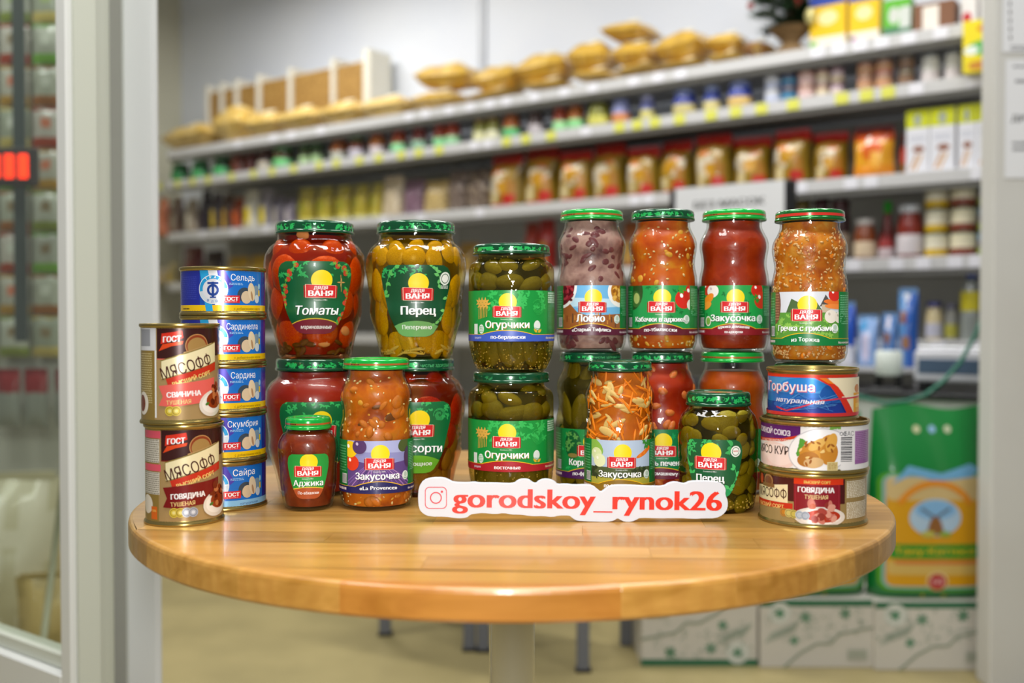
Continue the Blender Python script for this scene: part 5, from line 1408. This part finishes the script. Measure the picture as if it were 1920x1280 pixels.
# ---- third shelf: bags
G3 = 'bags on the third shelf'
dark = lambda a, b: window(bands((1, a)), [(0, .35, .5, .25, b)])
for i, (a, b, yt, c1, c2, w_, bk) in enumerate([(300, 318, 372, '#b86a44', '#c87a58', 'orange-brown', .10), (324, 346, 370, '#6a5040', '#a89a88', 'brown', .12), (352, 374, 374, '#8a7c68', '#c8c0ae', 'beige', .10), (380, 400, 358, '#2c2430', '#4a3c4c', 'dark purple', .14), (400, 420, 362, '#3a3038', '#d8b81c', 'yellow-labelled dark', .1), (420, 440, 364, '#4a3428', '#d8a81c', 'yellow-labelled brown', .1),
                                                (440, 460, 372, '#8a3c1c', '#c85a1c', 'orange', .1), (460, 488, 358, '#c8c4b4', '#e0c81c', 'pale yellow-topped', .1), (490, 514, 356, '#8a848c', '#d8c41c', 'grey yellow-topped', .1), (516, 536, 366, '#6a6470', '#a8a090', 'grey', .1), (538, 558, 372, '#7a7280', '#b0a8a8', 'lilac grey', .1)]):
    pouch('%s bag, %s from left on the third shelf' % (w_, ORD[i]), a, b, 3, yt, dark(c1, c2), bk, .08, G3, seal=c1)
for i, (a, b, yt) in enumerate([(562, 593, 354), (597, 627, 352), (631, 661, 350), (665, 694, 348), (698, 721, 345)]):
    pouch('yellow-green pasta pouch, %s from left of five on third shelf' % ORD[i], a, b, 3, yt, window(bands((.15, '#c8c26a'), (1, '#a8982c')), [(.2 * (i % 3 - 1), .5, .35, .2, '#8a8a2c'), (0, .85, .6, .1, '#c0b46a')]), .1, .08, G3, seal='#b0a850')
for i, (a, b, yt, c1, c2, w_) in enumerate([(720, 760, 332, '#b8a68a', '#cabb9c', 'beige'), (758, 800, 338, '#6a505c', '#86687a', 'purple bean'), (796, 846, 340, '#a8905c', '#c0a870', 'tan'), (842, 880, 322, '#54463e', '#847468', 'dark striped'), (876, 924, 320, '#4a3a34', '#8a7a68', 'dark brown striped')]):
    pouch('%s clear bag, %s from left in the middle of third shelf' % (w_, ORD[i]), a, b, 3, yt, lambda u, v, c1=c1, c2=c2, i=i: (c2 if int((v * 7 + u * 2) % 2) else c1) if i > 2 else (c2 if (u * 3.1 + v * 5.3) % 1 > .5 else c1), .1, .09, G3, seal=c1)
def redgold(k):
    return window(lambda u, v: '#a01c12' if v > .84 else ('#b8300f' if (v < .12 and abs(u) < .55) else ('#94741a' if abs(u) < .82 else '#7c6216')),
                  [(-.05 + .2 * ((k * 3) % 4 - 1.5) / 1.5, .50 + .06 * (k % 3 - 1), .62, .2, '#c8bca4'), (.1 - .15 * (k % 3 - 1), .48 + .08 * (k % 3 - 1), .42, .13, '#c08c18'), (.55, .35, .25, .2, '#a8742c'), (-.45, .2, .25, .12, '#c8b88a'), (.45, .14, .35, .1, '#b8241a'), (.3 if k % 2 else -.3, .72, .3, .07, '#c86a2c')])
xs = [918, 984, 1048, 1110, 1174, 1236, 1300, 1372, 1446, 1520, 1590]
for i, (a, b) in enumerate(zip(xs, xs[1:])):
    yt = 290 - (a - 930) * .078 + (0, -8, 3, -5, 6)[i % 5]
    pouch('red-topped golden pasta bag, %s from left on the third shelf' % ORD[i], a, b + 4, 3, yt, redgold(i), .09 + .02 * (i % 2), .12, 'red and gold pasta bags on the third shelf', seal='#9a1814', seed=i + 1, tilt=.10 * ((i * 2) % 5 - 2) / 2)
    if i in (1, 3, 4, 6, 8):
        pouch('red-topped golden pasta bag in the back row behind the %s one' % ORD[i], a + 8, b + 8, 3, yt + 8, redgold(i + 1), .24, .09, 'red and gold pasta bags on the third shelf', seal='#8a1410', seed=i + 40)
pouch('bright orange snack bag left of white cartons on third shelf', 1594, 1680, 3, 238, window(bands((.25, '#dd8a10'), (.75, '#dc9a14'), (.88, '#c8501c'), (1, '#6a1418')), [(.1, .55, .5, .2, '#d8601c'), (-.1, .78, .2, .08, '#f0e8e0'), (.3, .35, .4, .15, '#ecb048')]), .08, .1, None, seal='#5a1012')
pouch('red snack bag squeezed between orange bag and white cartons', 1684, 1704, 3, 254, bands((.3, '#8a5a14'), (.75, '#c83a14'), (1, '#7a4a4a')), .12, .06, None, seal='#8a3a2c')
def whitecarton(c, W, H):
    c.rect(-W, 0, W, H, '#dfe0e8'); c.rect(-W, H * .72, W, H, '#c9cf0e'); c.ell(0, H * .84, W * .17, H * .1, '#a0a898'); c.ell(W * .05, H * .38, W * .26, H * .05, '#8a4a1c'); c.stroke([(-W * .3, H * .06), (0, H * .3)], W * .12, '#c89a6c'); c.stroke([(-W * .1, H * .05), (W * .2, H * .3)], W * .1, '#d8b080'); c.lines(-W * .35, H * .5, W * .35, H * .6, 2, '#b4b8c8')
for i, (a, b) in enumerate([(1702, 1746), (1746, 1794), (1798, 1832), (1832, 1872)]):
    carton('white carton with yellow-green top, %s from left on third shelf' % ORD[i], a, b, 3, 212 - i * 5, whitecarton, .07, .09, '#d6d6dc', 'white cartons on the third shelf')
# ---- fourth shelf
G4 = 'goods on the fourth shelf'
for i, (a, b, yt, c1, c2, w_) in enumerate([(300, 318, 500, '#a89a80', '#d8b030', 'beige'), (318, 336, 492, '#b8a870', '#d8b41c', 'yellow'), (345, 385, 462, '#5a1418', '#7a2020', 'dark red'), (385, 425, 470, '#2c1c1a', '#4a3028', 'black'), (428, 470, 482, '#b08a14', '#d0a81c', 'yellow'), (470, 510, 480, '#b8901c', '#d8b42c', 'golden'),
                                            (690, 730, 470, '#8a7c4a', '#b8a868', 'olive'), (860, 900, 455, '#8a6a28', '#b8984a', 'tan'), (985, 1012, 418, '#8e2c18', '#c88a2c', 'red'), (1010, 1042, 412, '#9a2014', '#c8982c', 'bright red'), (1168, 1200, 415, '#8a4a1c', '#c8a04a', 'brown')]):
    pouch('%s bag, %s from left on the fourth shelf' % (w_, ORD[i]), a, b, 4, yt, dark(c1, c2), .12, .08, G4, seal=c1)
for i, (a, b, yt, bo, la, li, w_) in enumerate([(1486, 1520, 374, '#5a4a1c', '#8a742c', '#6a5a1c', 'olive'), (1524, 1554, 372, '#3a1418', '#6a3c3c', '#3a1418', 'dark'), (1556, 1594, 376, '#2c1012', '#8a7a6a', '#3c1a1a', 'black'), (1600, 1642, 412, '#7a3c1c', '#c8b498', '#d0ccc8', 'white-lidded brown'), (1645, 1676, 440, '#8a1c1c', '#b8a8ac', '#7a1a1a', 'low red'),
                                                (1680, 1730, 386, '#7a2418', '#cfc8cc', '#c4c8ce', 'tall white-lidded red')]):
    sjar('%s jar, %s from left at right end of fourth shelf' % (w_, ORD[i]), a, b, 4, yt, bo, la, li, .08, 'jars on the fourth shelf', zx=0)
p, w, h, z = place(1652, 1674, 4, 378, .16)
bt = thing('sauce_bottle', 'sauce bottle with bright green cap among jars on the fourth shelf', 'bottle', (p.x, p.y, z), S_ROT)
lathe('body', [(w * .5, 0), (w * .55, .01), (w * .55, h * .5), (w * .3, h * .7), (w * .28, h * .8)], mat('sauce_red', '#7a1c14', .25), bt, 20)
lathe('cap', [(w * .36, h * .8), (w * .36, h * .97), (w * .25, h)], mat('cap_bright_green', '#3ac83c', .3), bt, 20)
for a, b, cs, wd_ in ((1732, 1778, ['#c8a41c', '#dcd6c0', '#d0ccb4'], 'yellow-banded'), (1780, 1830, ['#7a3424', '#dcd4b8', '#d4ceb0'], 'red-brown banded'), (1832, 1866, ['#a8c03c', '#7a7480', '#8ab0c8'], 'green and grey')):
    for lv in range(3):
        stin('%s cream tin, %s of three in its stack on fourth shelf' % (wd_, ('lowest', 'middle', 'top')[lv]), a, b, 4, lv * .0858, .085, cs, .08, 'cream tins on the fourth shelf', '#5a5a44')
# ---- fifth shelf and the counter in front
def tubj(label, a, b, yt, bo, la, li, zx=0): return sjar(label, a, b, 5, yt, bo, la, li, .07, None, zx=0)
tubj('cream mayonnaise jar with blue lid above the scale', 1735, 1768, 566, '#d2c298', '#b8b8c8', '#34387c')
tubj('clear jar with yellow base and grey lid beside mayonnaise', 1771, 1797, 570, '#8a8a84', '#a09c3c', '#5c5c74')
p, w, h, z = place(1800, 1842, 5, 512, .07)
bt = thing('drink_bottle', 'clear bottle with blue cap and yellow label on the fifth shelf', 'bottle', (p.x, p.y, z), S_ROT)
lathe('body', [(w * .45, 0), (w * .5, .008), (w * .5, h * .45), (w * .46, h * .72), (w * .24, h * .88), (w * .22, h * .93)], mat('clear_plastic', '#8e9490', .15), bt, 24)
lathe('label', [(w * .505, h * .44), (w * .51, h * .445), (w * .50, h * .72), (w * .485, h * .725)], mat('wrap_yellow', '#d8ca2c', .4), bt, 24)
lathe('cap', [(w * .26, h * .92), (w * .26, h * .99), (w * .2, h)], mat('cap_blue', '#1c44a8', .3), bt, 20)
tubj('grey jar with yellow tag at right end of fifth shelf', 1846, 1878, 545, '#8a8c88', '#c8c03c', '#5c605c')
CB = -0.627
ct = thing('shop_counter', 'pale counter with thin black top behind the green sacks', 'counter', (S_P0.x, S_P0.y, 0), S_ROT)
sc0, sc1 = -0.36, s_at(1215, CB)
along('counter_top', sc0, sc1, CB, -0.14, 0.712, 0.73, M_BLACK, ct, .002)
along('front_panel', sc0, sc1 - .02, CB + .02, CB + .04, 0.0, 0.7115, mat('counter_panel', '#c9cbc4', .5), ct)
along('side_panel', sc1 - .06, sc1 - .04, CB + .0405, -0.15, 0.0, 0.7115, mat('counter_panel', '#c9cbc4', .5), ct)
rs0, rs1 = s_at(1740, CB + .25), s_at(1545, CB + .25)
rz = thing('counter_riser', 'low white riser shelf on the counter under blue packets', 'shelf', (S_P0.x, S_P0.y, 0.7303), S_ROT)
along('riser_board', rs0, rs1, CB + .17, CB + .36, .05, .062, M_SHELF, rz)
along('riser_leg', rs0 + .005, rs0 + .02, CB + .18, CB + .35, 0, .0495, M_SHELF, rz); along('riser_leg', rs1 - .02, rs1 - .005, CB + .18, CB + .35, 0, .0495, M_SHELF, rz)
zr5 = .7303 + .0625
bb_ = CB + .26
for a, b, yt, fn, lab in ((1572, 1606, 566, bands((.3, '#d8d8e0'), (1, '#1c50b8')), 'deep blue packet, leftmost of four on the counter riser'), (1606, 1650, 590, window(bands((1, '#88a8d8')), [(0, .4, .5, .3, '#c8c4e0'), (-.3, .85, .4, .12, '#2c90c8')]), 'light blue and lilac packet, second on the counter riser'),
                          (1652, 1684, 586, window(bands((1, '#5a86c0')), [(0, .55, .4, .12, '#8a5a3c'), (0, .15, .4, .1, '#b08060'), (0, .85, .2, .15, '#e0d4d8')]), 'blue packet with cookie picture, third on the counter riser'), (1682, 1724, 540, window(lambda u, v: '#1c58b0' if u > 0 else '#5a90cc', [(-.3, .65, .35, .1, '#8a5438'), (0, .35, .5, .1, '#9a6a44'), (-.1, .95, .3, .1, '#d8dce8')]), 'tall blue packet, rightmost on the counter riser')):
    pouch(lab, a, b, 5, yt, fn, bb_, .06, 'blue packets on the counter', seal='#6a90c0', zb=zr5, name='biscuit_packet', cat='packet')
# monitor with the paper notice stuck on its back
mb = CB + .22
ms0, ms1 = s_at(1256, mb), s_at(1490, mb)
mp_ = s_pt((ms0 + ms1) / 2, mb); mw = ms0 - ms1
zt_ = HC + (600 - 346) * mp_.y / F; zb_ = HC + (600 - 552) * mp_.y / F
mo = thing('monitor', 'black computer monitor seen from behind on the counter', 'monitor', (mp_.x, mp_.y, .7303), S_ROT)
z0 = zb_ - .7303; z1 = zt_ - .7303
box('housing', -mw / 2, mw / 2, -.012, .02, z0, z1, M_BLACK, mo, .008)
box('neck', -.03, .03, -.005, .03, .012, z0 - .0005, M_BLACK, mo, .003)
box('foot', -.11, .11, -.08, .09, 0, .0115, M_BLACK, mo, .003)
pn = thing('paper_sign', 'white paper reading about masks taped on the monitor back', 'notice', (mp_.x + S_N.x * .0135, mp_.y + S_N.y * .0135, zb_ + .035), S_ROT)
ph_ = (zt_ - zb_) - .037
box('sheet', -mw * .44, mw * .43, -.0008, .0008, 0, ph_, M_PAPER, pn)
c = Cv(5); c.text('БЕЗ МАСОК', 0, ph_ * 1000 - 78, 26, '#2a2a2c', width=mw * 1000 * .56, bold=.03)
c.build('print', on_flat(-.0008), PRINT, pn, du=None, off0=.4)
# weighing scale, paper roll, cable
sp0, sp1 = s_at(1722, CB + .1), s_at(1872, CB + .1); sp_ = s_pt((sp0 + sp1) / 2, CB + .1); sw = sp0 - sp1
sl_ = thing('weighing_scale', 'white shop scale with wide bluish display on the counter', 'scale', (sp_.x, sp_.y, .7303), S_ROT)
for sx in (-1, 1): box('foot', sx * sw * .4 - .015, sx * sw * .4 + .015, -.03, .1, 0, .0295, M_BLACK, sl_, .003)
box('body', -sw / 2, sw / 2, -.05, .12, .03, .125, mat('scale_housing', '#cdced6', .4), sl_, .008)
box('display', -sw * .44, sw * .42, -.0535, -.0505, .055, .1, mat('scale_display', '#4c6078', .2), sl_, .001)
box('platter', -sw * .48, sw * .48, -.03, .12, .1255, .135, mat('steel_platter', '#b4b6ba', .3, .6), sl_, .003)
rp = s_pt(s_at(1667, CB + .07), CB + .07)
rl = thing('paper_roll_stand', 'white paper roll on a small black stand left of the scale', 'paper roll', (rp.x, rp.y, .7303), S_ROT)
lathe('roll', [(.0, .0455), (.037, .046), (.04, .05), (.04, .115), (.036, .12), (.0, .12)], mat('roll_paper', '#d8e0da', .6), rl, 28)
box('stand_base', -.05, .05, -.04, .04, 0, .008, M_BLACK, rl, .002)
for sx in (-1, 1): box('stand_leg', sx * .03 - .005, sx * .03 + .005, -.02, .02, .0082, .045, M_BLACK, rl)
cab = [ray(x_, y_, Y_) for x_, y_, Y_ in ((1868, 545, 2.92), (1850, 575, 2.91), (1828, 630, 2.90), (1800, 680, 2.885), (1768, 715, 2.875), (1735, 740, 2.87), (1700, 752, 2.87), (1660, 756, 2.88), (1612, 744, 2.93), (1590, 735, 2.97))]
tag(tube('cable', cab, .006, mat('teal_cable', '#1c6a54', .4)), 'thin teal cable hanging across the weighing scale', 'cable')
# ================================================================ sacks and cardboard boxes on the floor
def floorbox(label, px0, px1, Y, h, dep, flip, group):
    x0, x1 = X_at(px0, Y), X_at(px1, Y)
    t = thing('cardboard_box', label, 'box', ((x0 + x1) / 2, Y, 0), 0, group)
    w = x1 - x0
    box('carton', -w / 2, w / 2, 0, dep, 0, h, mat('white_card', '#cbc7bd', .7), t, .002)
    c = Cv(int(px0)); W, H = w * 1000, h * 1000; c.clipper = rect_clip(-W / 2, 0, W / 2, H)
    fy = (lambda y: H - y) if flip else (lambda y: y)
    fx = -1 if flip else 1
    def PP(*q): return [(fx * a, fy(b)) for a, b in q]
    c.poly(PP((-W / 2, H), (W / 2, H), (W / 2, H * .9), (-W / 2, H * .9)), '#2c6a48', True)
    c.ell(fx * -W * .33, fy(H * .8), W * .1, W * .1, '#cfd2ca', n=28); c.ring(fx * -W * .33, fy(H * .8), W * .085, W * .09, '#b4bab0')
    c.multi([c.leaf(fx * -W * .33, fy(H * .8), W * .05, W * .018, kk * 1.05) for kk in range(6)], '#5a8a6c')
    c.multi([c.leaf(fx * -W * .1, fy(H * .74), W * .06, W * .016, kk * .9) for kk in range(7)], '#6a8e74')
    c.multi([c.leaf(fx * W * .25, fy(H * .8), W * .06, W * .016, kk * .9) for kk in range(7)], '#5e8468')
    c.multi([c.leaf(fx * -W * .2, fy(H * .4), W * .05, W * .02, kk * 1.2) for kk in range(5)], '#6a8e74')
    for i in range(16): c.stroke([(fx * (-W * .46 + i * 5), fy(H * .36 + i * 2)), (fx * (-W * .40 + i * 5), fy(H * .52 + i * 2.2))], 2, '#98a696')
    for i in range(12): c.ring(fx * c.R.uniform(-W * .45, W * .3), fy(c.R.uniform(H * .35, H * .85)), 5, 7, '#9eaa9c', 0, 4, 10)
    for cc_, n_ in (('#a4b0a2', 34), ('#7e967e', 14)):
        c.multi([c.leaf(x_, y_, W * .03, W * .007, c.R.uniform(0, 6.3)) for x_, y_ in ((fx * c.R.uniform(-W * .48, W * .45), fy(c.R.uniform(H * .42, H * .88))) for _ in range(n_))], cc_)
    pts = PP((-W * .3, 0), (-W * .15, H * .22), (0, H * .36), (W * .12, H * .36), (W * .2, H * .5), (W * .5, H * .6))
    c.stroke(pts, 5, '#8c9a84'); c.rect(min(fx * W * .27, fx * W * .45), min(fy(H * .12), fy(H * .28)), max(fx * W * .27, fx * W * .45), max(fy(H * .12), fy(H * .28)), '#b4b6a8'); c.lines(min(fx * W * .28, fx * W * .44), min(fy(H * .14), fy(H * .26)), max(fx * W * .28, fx * W * .44), max(fy(H * .14), fy(H * .26)), 3, '#8a9282')
    c.build('print', on_flat(0), PRINTC, t, du=None, off0=.4, step=.12)
    return t
BX = 'patterned cardboard boxes on the floor'
hb = .186
floorbox('patterned white box with green band at its bottom, leftmost on floor', 1204, 1423, 2.80, hb, .24, True, BX)
floorbox('patterned white box with green top band, between two others on floor', 1429, 1641, 2.785, hb, .24, False, BX)
floorbox('patterned white box with green top band beside the right column', 1645, 1866, 2.765, hb, .20, False, BX)
def sack(label, px0, px1, Y, ytop, zb, seed):
    x0, x1 = X_at(px0, Y), X_at(px1, Y); w = x1 - x0; h = HC + (600 - ytop) * Y / F - zb
    t = thing('grain_sack', label, 'sack', ((x0 + x1) / 2, Y + .075, zb), 0, 'green grain sacks on boxes')
    d = .13
    def prof(u, v):
        e = max(0, 1 - abs(u) ** 4) ** .5
        return d / 2 * e * (min(1, v / .08 + .8)) * (1 - max(0, (v - .62) / .38) ** 1.5 * .95) + .002
    nx, nz = 14, 18
    def wd(v): return w / 2 * (1 - .16 * max(0, v - .45)) 
    vs = []; fs = []; cs = []
    for side in (-1, 1):
        b = len(vs)
        for j in range(nz + 1):
            for i in range(nx + 1):
                u = 2 * i / nx - 1; v = j / nz; vs.append((u * wd(v), side * prof(u, v), v * h + (.008 * math.sin(4 * u + seed) if j == nz else 0)))
        for j in range(nz):
            for i in range(nx):
                q = (b + j * (nx + 1) + i, b + j * (nx + 1) + i + 1, b + (j + 1) * (nx + 1) + i + 1, b + (j + 1) * (nx + 1) + i); fs.append(q if side < 0 else q[::-1]); cs.append(lin('#0f7a34'))
    n = nx + 1; off = n * (nz + 1)
    for i in range(nx): fs.append((i, off + i, off + i + 1, i + 1)); cs.append(lin('#0f7a34'))
    for j in range(nz):
        for e in (0, nx): fs.append((j * n + e, (j + 1) * n + e, off + (j + 1) * n + e, off + j * n + e)); cs.append(lin('#0f7a34'))
    vc('bag', vs, fs, cs, PRINTB, t)
    W, H = w * 1000, h * 1000
    c = Cv(seed); c.clipper = rect_clip(-W * .485, 2, W * .485, H * .985)
    def rr(x0, y0, x1, y1, r, col):
        q = []
        for cx, cy, a0 in ((x1 - r, y1 - r, 0), (x0 + r, y1 - r, 1.571), (x0 + r, y0 + r, 3.142), (x1 - r, y0 + r, 4.712)):
            for i in range(6): a = a0 + 1.571 * i / 5; q.append((cx + r * math.cos(a), cy + r * math.sin(a)))
        c.poly(q, col, True)
    rr(-W * .45, H * .045, W * .45, H * .66, 26, '#4f9c1a'); rr(-W * .42, H * .058, W * .42, H * .65, 22, '#86a8b0'); rr(-W * .395, H * .07, W * .395, H * .64, 18, '#cf960c')
    rr(-W * .395, H * .52, W * .395, H * .64, 16, '#c9b07a'); rr(-W * .38, H * .13, W * .38, H * .2, 8, '#ccab5c')
    c.poly([(-W * .36, H * .60), (-W * .22, H * .70), (W * .05, H * .66), (W * .3, H * .71), (W * .38, H * .68), (W * .3, H * .64), (0, H * .62), (-W * .2, H * .655)], '#6aa4cc')
    c.ell(0, H * .43, W * .215, H * .098, '#a9c4dc', n=32); c.ell(0, H * .47, W * .17, H * .05, '#7eb0dc', n=28)
    c.stroke([(-W * .12, H * .48), (W * .02, H * .42)], 7, '#5c6a7c'); c.stroke([(W * .12, H * .48), (-W * .02, H * .42)], 7, '#5c6a7c'); c.poly([(-W * .08, H * .34), (W * .08, H * .34), (W * .04, H * .42), (0, H * .44), (-W * .04, H * .42)], '#8a5a2c'); c.ell(-W * .06, H * .345, W * .06, H * .018, '#b8b454'); c.ell(W * .08, H * .345, W * .05, H * .015, '#8aa83a')
    c.ring(0, H * .40, W * .31, W * .36, '#dc8a1c', .5, 2.64, 20)
    rr(-W * .37, H * .215, W * .37, H * .29, 8, '#1f8a24'); c.text('Тану-Каттоса', 0, H * .238, H * .036, '#d8b41c', width=W * .66, bold=.03)
    c.rect(-W * .33, H * .185, W * .36, H * .205, '#c8763a'); c.ell(W * .02, H * .098, W * .09, H * .05, '#d8c08a'); c.ell(W * .02, H * .095, W * .075, H * .042, '#b02a2c'); c.text('5Д', W * .02, H * .088, H * .02, '#f0d0d0', width=W * .09)
    c.text('6', -W * .1, H * .012, H * .022, '#c8b81c', bold=.04); c.text('кг', W * .08, H * .012, H * .02, '#b8b01c', bold=.04)
    for i in range(3): c.ell(-W * .12 + i * W * .13, H * .885, W * .03, H * .02, ['#c8c8a0', '#8ab4d8', '#c0c8a8'][i])
    def fn(u, v, off):
        a = max(-.99, min(.99, u / 1000 / wd(v / 1000 / h))); zz = v / 1000
        y = -prof(a, zz / h) - off / 1000; e = .01
        dy = (prof(min(.999, a + e), zz / h) - prof(max(-.999, a - e), zz / h)) / (2 * e * w / 2); dz = (prof(a, zz / h + e) - prof(a, zz / h - e)) / (2 * e * h)
        return (a * wd(zz / h), y, zz), Vector((-dy, -1, -dz)).normalized()
    c.build('print', fn, PRINTB, t, du=12, dv=14, off0=1.2, step=.35)
sack('green grain sack with windmill picture standing beside the right column', 1645, 1872, 2.775, 766, hb + .0005, 3)
sack('green grain sack mostly hidden behind the table, left of the other', 1428, 1640, 2.80, 772, hb + .0005, 8)
# low bench behind the table, only its legs show
be = thing('low_bench', 'low bench on grey steel legs seen beneath the round table', 'bench', (0, 0, 0))
lg = [ground(1093, 1258), ground(880, 1219), ground(906, 1221), ground(722, 1190)]
for g in lg: 
    box('leg', g.x - .017, g.x + .017, g.y - .012, g.y + .022, .006, .43, M_LEGG, be, .003); box('foot_cap', g.x - .02, g.x + .022, g.y - .015, g.y + .025, 0, .0058, M_BLACK, be)
dv_ = Vector((lg[3].x - lg[0].x, lg[3].y - lg[0].y)).normalized(); pv_ = Vector((-dv_.y, dv_.x))
if pv_.y < 0: pv_ = -pv_
A0 = Vector((lg[0].x, lg[0].y)) - dv_ * .04 - pv_ * .03; B0 = Vector((lg[3].x, lg[3].y)) + dv_ * .04 - pv_ * .03
q = [A0, B0, B0 + pv_ * .34, A0 + pv_ * .34]
meshobj('seat', [(p.x, p.y, z) for z in (.4305, .452) for p in q], [(0, 1, 2, 3), (7, 6, 5, 4), (0, 4, 5, 1), (1, 5, 6, 2), (2, 6, 7, 3), (3, 7, 4, 0)], mat('bench_seat', '#3a3c40', .5), be)
for p in (A0 + pv_ * .3 + dv_ * .03, B0 + pv_ * .3 - dv_ * .03): box('leg', p.x - .017, p.x + .017, p.y - .017, p.y + .017, 0, .43, M_LEGG, be, .003)
# ================================================================ behind the glazed door
PZ = 3.2
pb = struct(box('wall_side', X_at(-330, PZ) , X_at(140, PZ), PZ + .05, PZ + .07, 0, 2.6, mat('pegboard', '#b9b9ae', .6)))
RP = random.Random(9)
pal = [('#a8ac9c', '#a06a3c'), ('#b4b8aa', '#8a9a4a'), ('#9aa08e', '#c8b870'), ('#b8b4aa', '#a84a34'), ('#a4a89a', '#7ab04a'), ('#b0aea0', '#b89040')]
nm = {'#a06a3c': 'brown', '#8a9a4a': 'olive', '#c8b870': 'yellow', '#a84a34': 'red', '#7ab04a': 'green', '#b89040': 'ochre'}
for r_ in range(9):
    for cidx in range(3):
        y0 = -30 + r_ * 78; x0 = -60 + cidx * 62
        a = ray(x0, y0 + 74, PZ + .03); b = ray(x0 + 56, y0, PZ + .03)
        pc = pal[(r_ * 2 + cidx + (r_ // 3)) % 6]
        t = thing('hanging_packet', '%s-banded packet behind the glass door, %s row, %s column' % (nm[pc[1]], ORD[r_], ORD[cidx]), 'packet', ((a.x + b.x) / 2, PZ + .02, a.z), 0, 'packets hanging behind the glass door')
        ww, hh = b.x - a.x, b.z - a.z
        puff(ww, hh * .98, .03, window(bands((.28, pc[1]), (1, pc[0])), [(.1, .6, .4, .16, RP.choice(['#c8ccc0', '#8a7a5c', '#9ab06a', '#c87a5c']))]), 'bag', t, 6, 8, False, r_ * 3 + cidx)
        box('header', -ww / 2, ww / 2, -.002, .002, hh * .94, hh * 1.0, mat('header_' + pc[1], pc[1], .5), t)
a = ray(22, -40, PZ - .12); b = ray(52, 640, PZ - .12)  # a dark reflection in the door glass, built as a strip
tag(box('reflection_strip', a.x, b.x, PZ - .125, PZ - .115, b.z, a.z, mat('dark_reflection_tone', '#4c5250', .3)), 'dark strip standing in for a reflection in the glass door', 'strip')
ld = thing('led_display', 'small red lit display behind the glass door', 'display', (ray(20, 340, PZ - .25).x, PZ - .25, ray(20, 342, PZ - .25).z))
box('case', -.06, .07, .002, .03, -.01, .1, mat('led_case', '#3c3836', .5), ld, .004)
for i, x_ in enumerate((-.045, -.005, .035)): box('lit_digit', x_ - .012, x_ + .014, -.002, .0018, .012, .08, mat('red_led', '#ff3a1c', .5, 0, .5, 0, '#ff3a14', 2.2), ld, .003)
def bigsack(label, px, py, Y, w, h, d, col, c2, seed):
    g = ray(px, py, Y)
    t = thing('floor_sack', label, 'sack', (g.x, Y, 0), .3, 'sacks on the floor behind the glass door')
    puff(w, h, d, lambda u, v: col if (math.sin(9 * u + seed) + math.sin(11 * v)) > -.3 else c2, 'bag', t, 10, 12, True, seed)
    box('stitched_top', -w * .45, w * .45, -.004, .004, h * .985, h * 1.03, mat('seal_' + c2, c2, .6), t)
bigsack('white woven sack on the floor behind the glass door', -10, 1100, 2.75, .34, .52, .2, '#cfc9b2', '#bdb698', 2)
bigsack('straw-coloured sack on the floor behind the glass door', 70, 1100, 2.95, .34, .42, .22, '#bfa768', '#a8935a', 5)
bigsack('tan low sack on the floor near the door stile', 118, 1100, 2.6, .22, .30, .16, '#b29b60', '#9c8850', 7)
for i, (px, w_) in enumerate(((10, 'left'), (62, 'middle'), (122, 'right'))):
    g = ray(px, 740, PZ - .02)
    t = thing('hanging_packet', 'red-topped grey packet low behind the glass door, %s one' % w_, 'packet', (g.x, PZ - .0, g.z - .1), 0, 'red-topped packets behind the glass door')
    puff(.075, .17, .03, bands((.65, '#8e9288'), (1, '#8a2420')), 'bag', t, 6, 8, False, i + 3); box('header', -.035, .035, -.002, .002, .165, .18, mat('header_red', '#7a1c1a', .5), t)
st = thing('broom_handle', 'thin slanted stick leaning behind the glass door', 'stick', (0, 0, 0))
tube('stick', [ray(78, 1225, 2.3), ray(122, 880, 2.5)], .008, mat('stick_grey', '#8e9078', .5), st); tube('tip', [ray(77.5, 1229, 2.298), ray(78, 1225.2, 2.2999)], .010, M_LEGG, st)
